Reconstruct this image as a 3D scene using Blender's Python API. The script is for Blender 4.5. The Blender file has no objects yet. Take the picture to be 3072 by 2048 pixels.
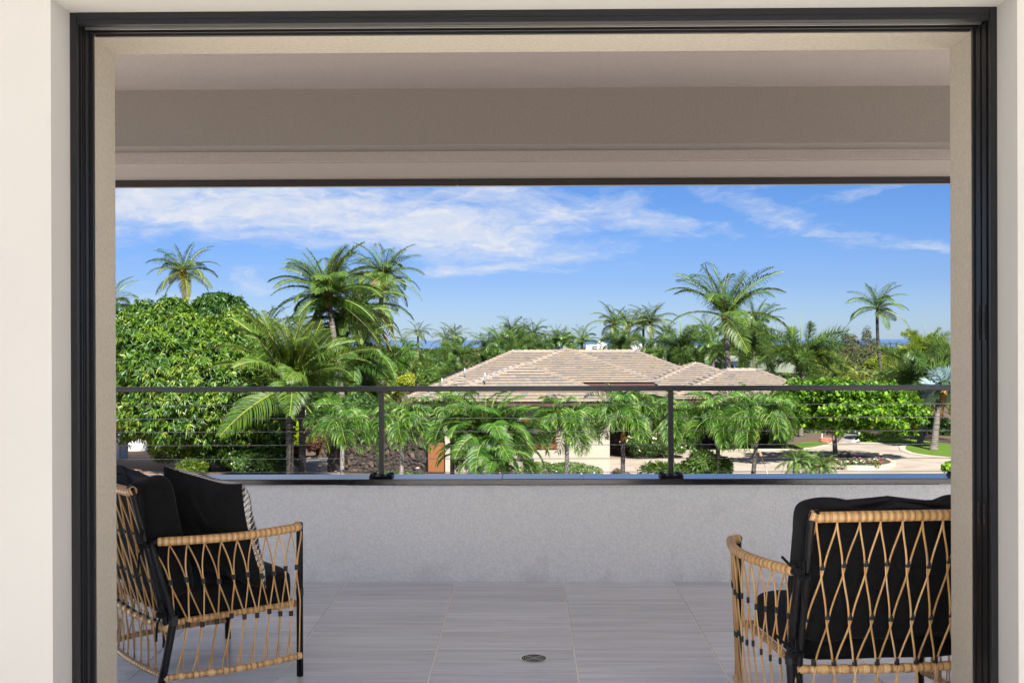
import bpy, math, random
import numpy as np
from mathutils import Vector, Matrix
R = math.radians
rnd = random.Random(7)
rng = np.random.default_rng(7)
S = bpy.context.scene
COL = S.collection

# ------------------------------------------------------------------ camera, sky, sun, exposure
F = 3400.0                                   # focal length in photo pixels (3072 wide)
cam_d = bpy.data.cameras.new("camera"); cam_d.sensor_width = 36; cam_d.lens = F/3072*36
cam_d.clip_start = .05; cam_d.clip_end = 90000
cam = bpy.data.objects.new("camera", cam_d); COL.objects.link(cam); S.camera = cam
yaw, pit, rol = .0115, -.0015, .0030
fw = Vector((-math.sin(yaw), math.cos(yaw), pit)).normalized()
rt = fw.cross(Vector((0, 0, 1))).normalized(); up = rt.cross(fw)
rt, up = rt*math.cos(rol)-up*math.sin(rol), up*math.cos(rol)+rt*math.sin(rol)
cam.matrix_world = Matrix(((rt.x, up.x, -fw.x, 0), (rt.y, up.y, -fw.y, 0), (rt.z, up.z, -fw.z, 0), (0, 0, 0, 1)))
def P(px, py, d):                            # photo pixel + distance -> place in the world (eye at the origin)
    return fw*d + rt*((px-1536)/F*d) - up*((py-1024)/F*d)
def G(px, py, z=-6.9):                       # photo pixel -> point on level ground
    v = fw + rt*((px-1536)/F) - up*((py-1024)/F)
    return v*(z/v.z)

SUN_EL, SUN_AZ = R(41), R(168)               # azimuth from +Y clockwise: behind the camera
sd = Vector((math.sin(SUN_AZ)*math.cos(SUN_EL), math.cos(SUN_AZ)*math.cos(SUN_EL), math.sin(SUN_EL)))
sl = bpy.data.lights.new("sun", 'SUN'); sl.energy = 5.0; sl.angle = R(.5); sl.color = (1, .955, .88)
so = bpy.data.objects.new("sun", sl); COL.objects.link(so); so.rotation_euler = sd.to_track_quat('Z', 'Y').to_euler()
so.location = sd*50

W = bpy.data.worlds.new("World"); S.world = W; W.use_nodes = True
wn, wl = W.node_tree.nodes, W.node_tree.links
wn.clear()
def wnode(t, **k):
    n = wn.new(t)
    for a, b in k.items(): setattr(n, a, b)
    return n
sky = wnode('ShaderNodeTexSky', sky_type='NISHITA', sun_disc=False, sun_elevation=SUN_EL, sun_rotation=SUN_AZ,
            altitude=0, air_density=1.0, dust_density=0.25, ozone_density=3.0)
def wmath(op, a, b=None, c=None, clamp=False):
    n = wnode('ShaderNodeMath', operation=op, use_clamp=clamp)
    for i, v in enumerate((a, b, c)):
        if v is None: continue
        if isinstance(v, (int, float)): n.inputs[i].default_value = v
        else: wl.new(v, n.inputs[i])
    return n.outputs[0]
tc = wnode('ShaderNodeTexCoord'); sep = wnode('ShaderNodeSeparateXYZ'); wl.new(tc.outputs['Generated'], sep.inputs[0])
az = wmath('ARCTAN2', sep.outputs[0], sep.outputs[1])
el = wmath('ARCSINE', sep.outputs[2])
cmb = wnode('ShaderNodeCombineXYZ'); wl.new(az, cmb.inputs[0]); wl.new(el, cmb.inputs[1])
# wind-drawn cirrus: noise stretched along the horizon, with warped coordinates
def noise(vec, scale, detail, sx=1, sy=1, rot=0, dist=0):
    m = wnode('ShaderNodeMapping'); m.inputs['Scale'].default_value = (sx, sy, 1); m.inputs['Rotation'].default_value = (0, 0, rot)
    wl.new(vec, m.inputs[0]); n = wnode('ShaderNodeTexNoise'); n.inputs['Scale'].default_value = scale
    n.inputs['Detail'].default_value = detail; n.inputs['Roughness'].default_value = .62; n.inputs['Distortion'].default_value = dist
    wl.new(m.outputs[0], n.inputs[0]); return n
warp = noise(cmb.outputs[0], 9, 5, 1, 2.2)
wsub = wnode('ShaderNodeVectorMath', operation='SUBTRACT'); wl.new(warp.outputs['Color'], wsub.inputs[0]); wsub.inputs[1].default_value = (.5, .5, .5)
wsc = wnode('ShaderNodeVectorMath', operation='MULTIPLY'); wl.new(wsub.outputs[0], wsc.inputs[0]); wsc.inputs[1].default_value = (.10, .035, 0)
wad = wnode('ShaderNodeVectorMath', operation='ADD'); wl.new(cmb.outputs[0], wad.inputs[0]); wl.new(wsc.outputs[0], wad.inputs[1])
def AE(px, py): v = P(px, py, 1.0).normalized(); return math.atan2(v.x, v.y), math.asin(v.z)
banks = [(500, 595, .23, .037, -3, 1.2), (900, 622, .24, .037, -6, 1.25), (1300, 690, .16, .031, -7, 1.3), (1550, 640, .12, .026, 4, .9),
         (1450, 590, .16, .02, -6, .8), (1940, 655, .09, .018, -10, .72), (1700, 720, .07, .013, -8, .6), (2330, 640, .10, .013, -22, .55),
         (2500, 700, .07, .010, -14, .48), (2800, 740, .08, .008, -8, .5), (2700, 560, .10, .010, 6, .5), (1430, 812, .062, .009, 3, .85),
         (760, 850, .05, .012, 0, .5), (420, 880, .07, .020, 0, .4), (380, 780, .04, .010, 0, .35), (350, 420, .5, .06, 4, .9), (1900, 380, .6, .05, -4, .7)]
acc = None
for px, py, rx, ry, rot, w in banks:
    a, e = AE(px, py)
    m = wnode('ShaderNodeMapping', vector_type='TEXTURE'); m.inputs['Location'].default_value = (a, e, 0)
    m.inputs['Rotation'].default_value = (0, 0, R(rot)); m.inputs['Scale'].default_value = (rx, ry, 1)
    wl.new(wad.outputs[0], m.inputs[0])
    ln = wnode('ShaderNodeVectorMath', operation='LENGTH'); wl.new(m.outputs[0], ln.inputs[0])
    g = wmath('MULTIPLY', wmath('SMOOTH_MIN', wmath('SUBTRACT', 1.25, ln.outputs['Value'], clamp=False), 1.0, .3), w)
    g = wmath('MAXIMUM', g, 0.0)
    acc = g if acc is None else wmath('MAXIMUM', acc, g)
far_n = noise(cmb.outputs[0], 2.3, 4, 1, 2.5)                       # broken cloud carried out of view, thickened overhead to brighten the ambient light
hi = wmath('MULTIPLY', wmath('SMOOTH_MIN', wmath('MULTIPLY', wmath('SUBTRACT', el, .16), 9.0), 1.0, .2), wmath('SUBTRACT', far_n.outputs[0], .30))
acc = wmath('MAXIMUM', acc, wmath('MULTIPLY', hi, 2.2))
n1 = noise(wad.outputs[0], 16, 8, 1, 4.0, R(8), .3)
n2 = noise(wad.outputs[0], 46, 7, 1, 3.0, R(-14), .2)
tex = wmath('ADD', wmath('MULTIPLY', n1.outputs[0], .72), wmath('MULTIPLY', n2.outputs[0], .30))
dens = wmath('ADD', wmath('MULTIPLY', acc, 1.0), wmath('MULTIPLY', wmath('SUBTRACT', tex, .49), 2.1))
dens = wmath('MULTIPLY', wmath('SUBTRACT', dens, .26), 1.05, clamp=True)
dens = wmath('MULTIPLY', dens, wmath('MULTIPLY', acc, 3.0, clamp=True))
dens = wmath('MULTIPLY', dens, wmath('MULTIPLY_ADD', n2.outputs[0], .9, .40), clamp=True)
dens = wmath('MULTIPLY', dens, wmath('MULTIPLY_ADD', n1.outputs[0], .7, .60), clamp=True)
tint = wnode('ShaderNodeMix', data_type='RGBA', blend_type='MULTIPLY'); tint.inputs[0].default_value = 1
wl.new(sky.outputs[0], tint.inputs[6]); 
tr_ = wnode('ShaderNodeValToRGB'); wl.new(wmath('MULTIPLY', wmath('ABSOLUTE', el), 2.0), tr_.inputs[0])     # clean sea air: less yellow towards the horizon
for i_, (p_, c_) in enumerate([(0, (.41, .55, .88)), (.10, (.315, .425, .77)), (.26, (.255, .40, .70)), (1, (.46, .57, .70))]):
    e_ = tr_.color_ramp.elements[0] if i_ == 0 else (tr_.color_ramp.elements[1] if i_ == 1 else tr_.color_ramp.elements.new(p_)); e_.position = p_; e_.color = c_+(1,)
wl.new(tr_.outputs[0], tint.inputs[7])
mx = wnode('ShaderNodeMix', data_type='RGBA'); wl.new(dens, mx.inputs[0]); wl.new(tint.outputs[2], mx.inputs[6]); mx.inputs[7].default_value = (5.2, 5.4, 5.9, 1)
bg = wnode('ShaderNodeBackground'); bg.inputs[1].default_value = .0515; wl.new(mx.outputs[2], bg.inputs[0])
wo = wnode('ShaderNodeOutputWorld'); wl.new(bg.outputs[0], wo.inputs[0])
S.view_settings.view_transform = 'Standard'; S.view_settings.look = 'None'; S.view_settings.gamma = 1
S.view_settings.use_curve_mapping = False; S.view_settings.exposure = 1.55
S.cycles.max_bounces = 10; S.cycles.diffuse_bounces = 6; S.cycles.transparent_max_bounces = 8

# ------------------------------------------------------------------ helpers
def lin(r, g, b): return tuple(((c/255)/12.92 if c/255 <= .04045 else ((c/255+.055)/1.055)**2.4) for c in (r, g, b)) + (1,)
class MB:
    def __init__(s): s.v = []; s.f = []; s.m = []; s.t = []
    def add(s, vs, fs, m=0, t=.5):
        o = len(s.v); s.v += [tuple(v) for v in vs]
        for f in fs: s.f.append(tuple(i+o for i in f)); s.m.append(m); s.t.append(t)
    def box(s, a, b, m=0, t=.5, bev=0):
        x0, y0, z0 = a; x1, y1, z1 = b
        if bev <= 0:
            s.add([(x0,y0,z0),(x1,y0,z0),(x1,y1,z0),(x0,y1,z0),(x0,y0,z1),(x1,y0,z1),(x1,y1,z1),(x0,y1,z1)],
                  [(0,3,2,1),(4,5,6,7),(0,1,5,4),(1,2,6,5),(2,3,7,6),(3,0,4,7)], m, t)
        else:                                   # box with a chamfered top and bottom edge
            h = bev; vs = []
            for z, i in ((z0, h), (z0+h, 0), (z1-h, 0), (z1, h)):
                vs += [(x0+i,y0+i,z),(x1-i,y0+i,z),(x1-i,y1-i,z),(x0+i,y1-i,z)]
            fs = [(0,3,2,1),(12,13,14,15)]
            for k in range(3):
                for j in range(4): fs.append((k*4+j, k*4+(j+1)%4, k*4+4+(j+1)%4, k*4+4+j))
            s.add(vs, fs, m, t)
    def tube(s, pts, r, n=8, m=0, t=.5, cap=True, tf=None):
        pts = [Vector(p) for p in pts]; N = len(pts)
        rs = r if isinstance(r, (list, tuple)) else [r]*N
        ref = Vector((0, 0, 1)); o = len(s.v)
        d0 = (pts[1]-pts[0]).normalized()
        if abs(d0.z) > .9: ref = Vector((1, 0, 0))
        u = d0.cross(ref).normalized()
        for i, p in enumerate(pts):
            d = (pts[min(i+1, N-1)]-pts[max(i-1, 0)]).normalized()
            u = (u-d*u.dot(d)).normalized(); w = d.cross(u)
            for k in range(n):
                a = 2*math.pi*k/n; s.v.append(tuple(p+(u*math.cos(a)+w*math.sin(a))*rs[i]))
        for i in range(N-1):
            for k in range(n):
                s.f.append((o+i*n+k, o+i*n+(k+1)%n, o+(i+1)*n+(k+1)%n, o+(i+1)*n+k)); s.m.append(m); s.t.append(tf(i) if tf else t)
        if cap:
            s.f.append(tuple(o+k for k in reversed(range(n)))); s.m.append(m); s.t.append(t)
            s.f.append(tuple(o+(N-1)*n+k for k in range(n))); s.m.append(m); s.t.append(t)
    def mesh(s, name, mats, smooth=False, off=(0, 0, 0)):
        me = bpy.data.meshes.new(name)
        v = np.array(s.v, dtype=np.float64)-np.array(off)
        me.from_pydata(v.tolist(), [], s.f)
        for mm in (mats if isinstance(mats, (list, tuple)) else [mats]): me.materials.append(mm)
        me.polygons.foreach_set('material_index', s.m)
        if smooth: me.polygons.foreach_set('use_smooth', [True]*len(s.f))
        at = me.attributes.new('tint', 'FLOAT', 'FACE'); at.data.foreach_set('value', s.t)
        me.update(); return me
    def build(s, name, mats, parent=None, smooth=False, kind=None, label=None, local=False):
        off = (0, 0, 0) if (parent is None or local) else wloc(parent)
        return obj(name, s.mesh(name, mats, smooth, off), parent, kind, label)
def wloc(o):
    p = Vector((0, 0, 0))
    while o is not None: p += o.location; o = o.parent
    return tuple(p)
def obj(name, me, parent=None, kind=None, label=None):
    o = bpy.data.objects.new(name, me); COL.objects.link(o)
    if parent is not None: o.parent = parent
    if kind: o['kind'] = kind
    if label: o['label'] = label
    return o
def thing(name, label, cat, loc=(0, 0, 0), rz=0, group=None):
    o = bpy.data.objects.new(name, None); COL.objects.link(o); o.location = loc; o.rotation_euler = (0, 0, rz)
    o.empty_display_size = .2
    return tag(o, label, cat, group)
def tag(o, label, cat, group=None):
    o['label'] = label; o['category'] = cat
    if group: o['group'] = group
    return o
def tri_mesh(name, V, T, mat, tint=None, smooth=False):   # numpy arrays: V (n,3), T (m,k)
    me = bpy.data.meshes.new(name); k = T.shape[1]
    me.vertices.add(len(V)); me.vertices.foreach_set('co', V.astype(np.float32).ravel())
    me.loops.add(T.size); me.loops.foreach_set('vertex_index', T.astype(np.int32).ravel())
    me.polygons.add(len(T)); me.polygons.foreach_set('loop_start', np.arange(0, T.size, k, dtype=np.int32))
    me.update(calc_edges=True)
    me.materials.append(mat)
    if smooth: me.polygons.foreach_set('use_smooth', np.ones(len(T), bool))
    if tint is not None:
        at = me.attributes.new('tint', 'FLOAT', 'FACE'); at.data.foreach_set('value', tint.astype(np.float32))
    me.validate(); return me

# ------------------------------------------------------------------ materials
def mat_base(name):
    m = bpy.data.materials.new(name); m.use_nodes = True; nt = m.node_tree; nt.nodes.clear()
    out = nt.nodes.new('ShaderNodeOutputMaterial'); b = nt.nodes.new('ShaderNodeBsdfPrincipled')
    nt.links.new(b.outputs[0], out.inputs[0]); return m, nt, b, out
def mat(name, col, rough=.7, metal=0, spec=.5, n_scale=None, n_amt=.15, n_det=5, bump=0, b_scale=60, stretch=(1, 1, 1), col2=None, b_dist=.002, coat=0, thr=(.3, .7)):
    m, nt, b, out = mat_base(name)
    b.inputs['Roughness'].default_value = rough; b.inputs['Metallic'].default_value = metal; b.inputs['Specular IOR Level'].default_value = spec
    b.inputs['Coat Weight'].default_value = coat; b.inputs['Coat Roughness'].default_value = .14
    tc = nt.nodes.new('ShaderNodeTexCoord'); mp = nt.nodes.new('ShaderNodeMapping'); mp.inputs['Scale'].default_value = stretch
    geo = nt.nodes.new('ShaderNodeNewGeometry')
    nt.links.new(geo.outputs['Position'], mp.inputs[0])
    b.inputs['Base Color'].default_value = col
    if n_scale:
        n = nt.nodes.new('ShaderNodeTexNoise'); n.inputs['Scale'].default_value = n_scale; n.inputs['Detail'].default_value = n_det
        n.inputs['Roughness'].default_value = .6
        nt.links.new(mp.outputs[0], n.inputs[0])
        mr = nt.nodes.new('ShaderNodeMapRange'); mr.inputs[1].default_value = thr[0]; mr.inputs[2].default_value = thr[1]
        nt.links.new(n.outputs[0], mr.inputs[0])
        mx = nt.nodes.new('ShaderNodeMix'); mx.data_type = 'RGBA'; nt.links.new(mr.outputs[0], mx.inputs[0])
        c2 = col2 or tuple(c*(1-n_amt*2) for c in col[:3])+(1,)
        mx.inputs[6].default_value = tuple(min(1, c*(1+(0 if col2 else n_amt))) for c in col[:3])+(1,); mx.inputs[7].default_value = c2
        nt.links.new(mx.outputs[2], b.inputs['Base Color'])
    if bump:
        n = nt.nodes.new('ShaderNodeTexNoise'); n.inputs['Scale'].default_value = b_scale; n.inputs['Detail'].default_value = 4
        nt.links.new(mp.outputs[0], n.inputs[0])
        bp = nt.nodes.new('ShaderNodeBump'); bp.inputs['Strength'].default_value = bump; bp.inputs['Distance'].default_value = b_dist
        nt.links.new(n.outputs[0], bp.inputs['Height']); nt.links.new(bp.outputs[0], b.inputs['Normal'])
    return m
def leafmat(name, stops, rough=.45, trans=.3, orand=.12, spec=.5):
    if 'leaf' in name: stops = [(p, (c[0]*.66, c[1]*.74, c[2]*.8)) for p, c in stops]
    m, nt, b, out = mat_base(name)
    at = nt.nodes.new('ShaderNodeAttribute'); at.attribute_name = 'tint'
    oi = nt.nodes.new('ShaderNodeObjectInfo')
    ad = nt.nodes.new('ShaderNodeMath'); ad.operation = 'MULTIPLY_ADD'; nt.links.new(oi.outputs['Random'], ad.inputs[0])
    ad.inputs[1].default_value = orand; nt.links.new(at.outputs['Fac'], ad.inputs[2])
    cr = nt.nodes.new('ShaderNodeValToRGB'); nt.links.new(ad.outputs[0], cr.inputs[0])
    e = cr.color_ramp.elements
    e[0].position, e[0].color = stops[0][0], stops[0][1]+(1,); e[1].position, e[1].color = stops[-1][0], stops[-1][1]+(1,)
    for p, c in stops[1:-1]: x = e.new(p); x.color = c+(1,)
    nt.links.new(cr.outputs[0], b.inputs['Base Color']); b.inputs['Roughness'].default_value = rough
    b.inputs['Specular IOR Level'].default_value = spec
    tr = nt.nodes.new('ShaderNodeBsdfTranslucent'); hs = nt.nodes.new('ShaderNodeHueSaturation'); hs.inputs['Hue'].default_value = .485
    hs.inputs['Value'].default_value = 1.5; nt.links.new(cr.outputs[0], hs.inputs['Color']); nt.links.new(hs.outputs[0], tr.inputs[0])
    mx = nt.nodes.new('ShaderNodeMixShader'); mx.inputs[0].default_value = min(.5, trans*1.25)
    nt.links.new(b.outputs[0], mx.inputs[1]); nt.links.new(tr.outputs[0], mx.inputs[2]); nt.links.new(mx.outputs[0], out.inputs[0])
    return m
M = {}
M['plaster'] = mat('white_plaster', (.41, .40, .385, 1), .8, n_scale=1.5, n_amt=.02, bump=.05, b_scale=40)
M['stucco'] = mat('tan_stucco', (.42, .38, .315, 1), .9, spec=.2, n_scale=80, n_amt=.06, n_det=3, bump=.75, b_scale=150, b_dist=.003)
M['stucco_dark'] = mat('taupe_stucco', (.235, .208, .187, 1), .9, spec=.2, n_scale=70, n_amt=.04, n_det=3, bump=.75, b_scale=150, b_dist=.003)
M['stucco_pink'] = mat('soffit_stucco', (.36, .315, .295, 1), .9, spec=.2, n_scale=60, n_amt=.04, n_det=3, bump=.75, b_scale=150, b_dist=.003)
M['stucco_white'] = mat('pale_grey_stucco', (.83, .80, .75, 1), .9, spec=.2, n_scale=2.5, n_amt=.05, bump=.6, b_scale=130, b_dist=.003)
M['black_metal'] = mat('black_anodised_metal', (.004, .004, .0055, 1), .42, spec=.28, bump=.05, b_scale=200)
M['grey_metal'] = mat('charcoal_metal', (.011, .011, .013, 1), .45, spec=.3, bump=.05, b_scale=300)
M['bronze_metal'] = mat('bronze_painted_metal', (.020, .017, .016, 1), .32, spec=.6, n_scale=8, n_amt=.08)
M['cap_metal'] = mat('bronze_cap_metal', (.018, .015, .014, 1), .20, spec=.5, n_scale=6, n_amt=.10, coat=.3)
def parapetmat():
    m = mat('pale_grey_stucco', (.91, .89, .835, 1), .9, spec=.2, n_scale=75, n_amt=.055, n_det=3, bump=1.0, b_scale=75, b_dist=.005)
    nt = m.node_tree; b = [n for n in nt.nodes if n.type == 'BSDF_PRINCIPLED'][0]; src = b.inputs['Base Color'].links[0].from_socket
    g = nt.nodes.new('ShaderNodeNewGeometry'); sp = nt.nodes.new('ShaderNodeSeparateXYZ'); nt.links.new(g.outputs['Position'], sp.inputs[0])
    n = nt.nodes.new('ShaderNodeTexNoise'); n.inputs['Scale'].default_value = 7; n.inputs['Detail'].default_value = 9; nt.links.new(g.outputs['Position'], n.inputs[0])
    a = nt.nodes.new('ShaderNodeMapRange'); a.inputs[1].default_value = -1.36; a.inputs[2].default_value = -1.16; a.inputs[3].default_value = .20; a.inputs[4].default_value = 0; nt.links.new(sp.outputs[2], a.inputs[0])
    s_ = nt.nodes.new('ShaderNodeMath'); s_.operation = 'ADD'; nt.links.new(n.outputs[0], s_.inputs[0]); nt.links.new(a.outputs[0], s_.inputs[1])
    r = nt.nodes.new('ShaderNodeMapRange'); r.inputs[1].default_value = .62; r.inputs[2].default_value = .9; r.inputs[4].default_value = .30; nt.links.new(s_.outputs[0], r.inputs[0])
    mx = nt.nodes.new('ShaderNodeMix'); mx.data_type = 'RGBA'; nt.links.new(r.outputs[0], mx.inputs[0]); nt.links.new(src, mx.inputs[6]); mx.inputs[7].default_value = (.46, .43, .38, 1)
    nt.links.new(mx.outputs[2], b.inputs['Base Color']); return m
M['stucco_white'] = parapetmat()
M['steel'] = mat('stainless_cable', (.42, .40, .38, 1), .3, metal=.9)
M['drain'] = mat('drain_metal', (.50, .47, .41, 1), .45, metal=.25)
M['hole'] = mat('drain_hole', (.015, .015, .015, 1), .9)
M['grout'] = mat('pale_grout', (.88, .86, .83, 1), .9)
M['scuff'] = mat('scuff_mark', (.62, .60, .57, 1), .8)
tiles_c = [(.67, .67, .70, 1), (.61, .61, .64, 1), (.72, .72, .75, 1), (.64, .635, .665, 1)]
def tilemat(i, c):
    m = mat('porcelain_tile', tuple(min(.95, q*1.03) for q in c[:3])+(1,), .30, spec=.75, n_scale=1.0, n_amt=.10, n_det=8, stretch=(1.6, 26, 1), bump=.04, b_scale=3, thr=(.35, .65), coat=.45)
    nt = m.node_tree; mp = [n for n in nt.nodes if n.type == 'MAPPING'][0]; oi = nt.nodes.new('ShaderNodeObjectInfo')
    v = nt.nodes.new('ShaderNodeVectorMath'); v.operation = 'SCALE'; v.inputs[0].default_value = (37, 11, 5); nt.links.new(oi.outputs['Random'], v.inputs['Scale']); nt.links.new(v.outputs[0], mp.inputs['Location'])
    return m
M['tiles'] = [tilemat(i, c) for i, c in enumerate(tiles_c)]
# ------------------------------------------------------------------ the house we stand in
EYE = 1.434
def zf(y): return -EYE+.0129*y               # balcony floor, laid to a slight fall
XL, XR, ZT = -1.287, 1.327, .93              # door opening
YI, YF0, YF1, YE = 3.067, 3.197, 3.349, 3.55 # room face, door frame, outer face of the wall
def wall_with_opening(name, y0, y1, x0, x1, z0, z1, m, zt=ZT):
    b = MB()
    b.box((x0, y0, z0), (XL, y1, z1)); b.box((XR, y0, z0), (x1, y1, z1)); b.box((XL, y0, zt), (XR, y1, z1))
    return b.build(name, m, kind='structure')
wall_with_opening('interior_wall', YI, YF0, -2.05, 2.15, -1.45, 1.62, M['plaster'])
wall_with_opening('wall_core', YF0+.001, YF1-.001, -2.05, 2.15, -1.45, 1.62, M['plaster'])
wall_with_opening('exterior_wall', YF1, YE, -2.05, 2.15, -1.6, 1.62, M['stucco'], .900)
M['pale_floor'] = mat('pale_stone_floor', (.88, .84, .78, 1), .6, n_scale=2, n_amt=.04)  # near-white so the unseen sunlit floors bounce light into the balcony
b = MB(); b.box((-9, -8.0, -1.60), (9, YI, -1.445)); b.build('room_floor', M['pale_floor'], kind='structure')
b = MB(); b.box((-9, YI+.001, -1.60), (-2.902, 6.33, -1.40)); b.box((2.902, YI+.001, -1.60), (9, 6.33, -1.40)); b.build('bounce_floor', M['pale_floor'], kind='structure')  # unseen floors added at both sides to bounce sun onto ceiling and parapet
b = MB(); b.box((-2.8, -.75, 1.62), (4.2, YI, 1.9)); b.build('room_ceiling', mat('white_ceiling_paint', (.87, .86, .83, 1), .9), kind='structure')

# sliding door frame: jambs and head are stepped metal profiles with tracks
df = thing('door_frame', 'black metal sliding door frame lining the wide opening to the balcony', 'door frame', (0, YF0, -EYE))
for sx, X in ((1, XL), (-1, XR)):
    b = MB()
    def rib(y0, y1, d, m=0): 
        xa, xb = sorted((X, X+sx*d)); b.box((xa, y0, -1.44), (xb, y1, ZT-.002), m)
    rib(YF0, YF0+.014, .019, 1); rib(YF0+.014, YF1-.001, .003); rib(YF0+.024, YF0+.030, .013); rib(YF0+.050, YF0+.056, .012, 1)
    rib(YF0+.070, YF0+.075, .010); rib(YF0+.086, YF0+.102, .012, 1); rib(YF1-.018, YF1-.002, .0135, 1)
    b.build('jamb', [M['black_metal'], M['grey_metal']], df)
b = MB()
xa, xb = XL+.02, XR-.02
b.box((xa, YF0, .911), (xb, YF0+.018, .929), 1); b.box((xa, YF0+.003, .896), (xb, YF0+.022, .911), 1)
b.box((xa, YF0+.022, .903), (xb, YF1-.002, .929), 0)
b.box((xa, YF0+.060, .897), (xb, YF0+.064, .903), 2); b.box((xa, YF0+.095, .8975), (xb, YF0+.10, .903), 0); b.box((xa, YF1-.016, .8985), (xb, YF1-.002, .903), 1)
b.build('head_track', [M['black_metal'], M['grey_metal'], M['steel']], df)
# edges of the sliding panels parked in the right jamb
for k, (yy, lab) in enumerate(((YF0+.036, 'outer'), (YF0+.078, 'inner'))):
    pn = MB(); pn.box((XR-.0165, yy, -1.43), (XR-.003, yy+.030, .895), 0)
    o = pn.build('door_panel', M['black_metal'], df)
    for zc, h, nm in ((.045, .10, 'handle'), (-.50, .055, 'latch')):
        h_ = MB(); x = XR-.0165
        h_.box((x-.0022, yy+.007, zc-h/2), (x-.0002, yy+.023, zc+h/2), 0)
        h_.box((x-.0028, yy+.011, zc-h*.32), (x-.0023, yy+.019, zc+h*.32), 1)
        h_.build(nm, [M['grey_metal'], M['hole']], o)

# balcony shell
b = MB(); b.box((-2.8, YE, 1.352), (4.2, 6.10, 1.60)); b.build('balcony_ceiling', M['stucco_pink'], kind='structure')
b = MB(); b.box((-2.8, 6.10, 1.05), (4.2, 6.31, 1.60)); b.build('ceiling_beam', M['stucco_dark'], kind='structure')
b = MB(); b.box((-2.8, 6.313, .997), (4.2, 6.335, 1.60)); b.box((-2.8, 6.335, 1.03), (4.2, 6.375, 1.60)); b.box((-2.8, 6.375, .997), (4.2, 7.02, 1.60)); b.build('eave_soffit', M['stucco_pink'], kind='structure')
b = MB(); b.box((-2.8, 6.337, 1.015), (4.2, 6.373, 1.029)); b.build('soffit_slot', M['hole'], kind='structure')
b = MB(); b.box((-2.9, 7.021, .955), (-.42, 7.075, 1.12), bev=.004); b.box((-.417, 7.021, .955), (2.9, 7.075, 1.12), bev=.004)
b.build('eave_gutter', M['bronze_metal'], kind='structure')
b = MB(); b.box((-2.8, YI+.01, 1.63), (4.2, 7.02, 1.9)); b.build('roof_slab', M['stucco_dark'], kind='structure')
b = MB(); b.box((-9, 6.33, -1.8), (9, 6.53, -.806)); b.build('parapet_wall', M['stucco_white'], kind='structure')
# metal cap in joined lengths
cap = thing('parapet_cap', 'dark bronze metal cap running along the top of the low balcony wall', 'wall cap', (0, 6.42, -.806))
for x0, x1, t in ((-2.9, -.1305, 0), (-.1288, .3235, .0012), (.3252, 2.9, 0)):
    b = MB(); z0, z1 = -.806-t, -.7745+t
    b.box((x0, 6.304-t, z0), (x1, 6.545, z1), bev=.003); b.build('cap_section', M['cap_metal'], cap)
b = MB(); b.box((-1.0, 6.325, -.811), (2.3, 6.330, -.8065)); b.build('sealant', M['bronze_metal'], cap)

# floor: 12 x 24 inch tiles with recessed pale joints
fl = obj('balcony_floor', None, kind='structure'); 
bb = MB(); bb.add([(-2.9, YE-.2, zf(YE-.2)-.004), (2.9, YE-.2, zf(YE-.2)-.004), (2.9, 6.34, zf(6.34)-.004), (-2.9, 6.34, zf(6.34)-.004)], [(0, 1, 2, 3)])
bb.add([(-2.9, YE-.2, -1.55), (2.9, YE-.2, -1.55), (2.9, 6.34, -1.55), (-2.9, 6.34, -1.55)], [(0, 3, 2, 1)])
bpy.data.objects.remove(fl); fl = bb.build('balcony_floor', M['grout'], kind='structure')
cols = [-1.005+.609*k for k in range(-3, 7)]
rows = [6.2246-.3048*k for k in range(0, 10)]
tile_mesh = {}
def tile(x0, x1, y0, y1):
    g = .0022; gx = .0038; key = (round(x1-x0, 3), round(y1-y0, 3), rnd.randrange(4))
    if key not in tile_mesh:
        w, h = (x1-x0)/2-gx, (y1-y0)/2-g; c = MB(); e = .0012; s_ = .0129
        vs = []
        for (dx, dz) in ((0, -.008), (0, -e*.6), (e, 0)):
            for sx, sy in ((-1, -1), (1, -1), (1, 1), (-1, 1)): vs.append((sx*(w-dx), sy*(h-dx), dz+s_*sy*(h-dx)))
        fs = [(8, 9, 10, 11)]+[(k*4+j, k*4+(j+1)%4, k*4+4+(j+1)%4, k*4+4+j) for k in range(2) for j in range(4)]
        c.add(vs, fs); tile_mesh[key] = c.mesh('tile', M['tiles'][key[2]])
    cx, cy = (x0+x1)/2, (y0+y1)/2
    o = obj('tile', tile_mesh[key], fl); o.location = (cx, cy, zf(cy)+rnd.uniform(-.0003, .0003))
edges = sorted(set([-2.9]+[c for c in cols if abs(c) < 2.88]+[2.9]))
ye = [6.33]+rows
for i in range(len(edges)-1):
    for j in range(len(ye)-1):
        if edges[i+1]-edges[i] > .02: tile(edges[i], edges[i+1], max(ye[j+1], YE-.1), ye[j])
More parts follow.
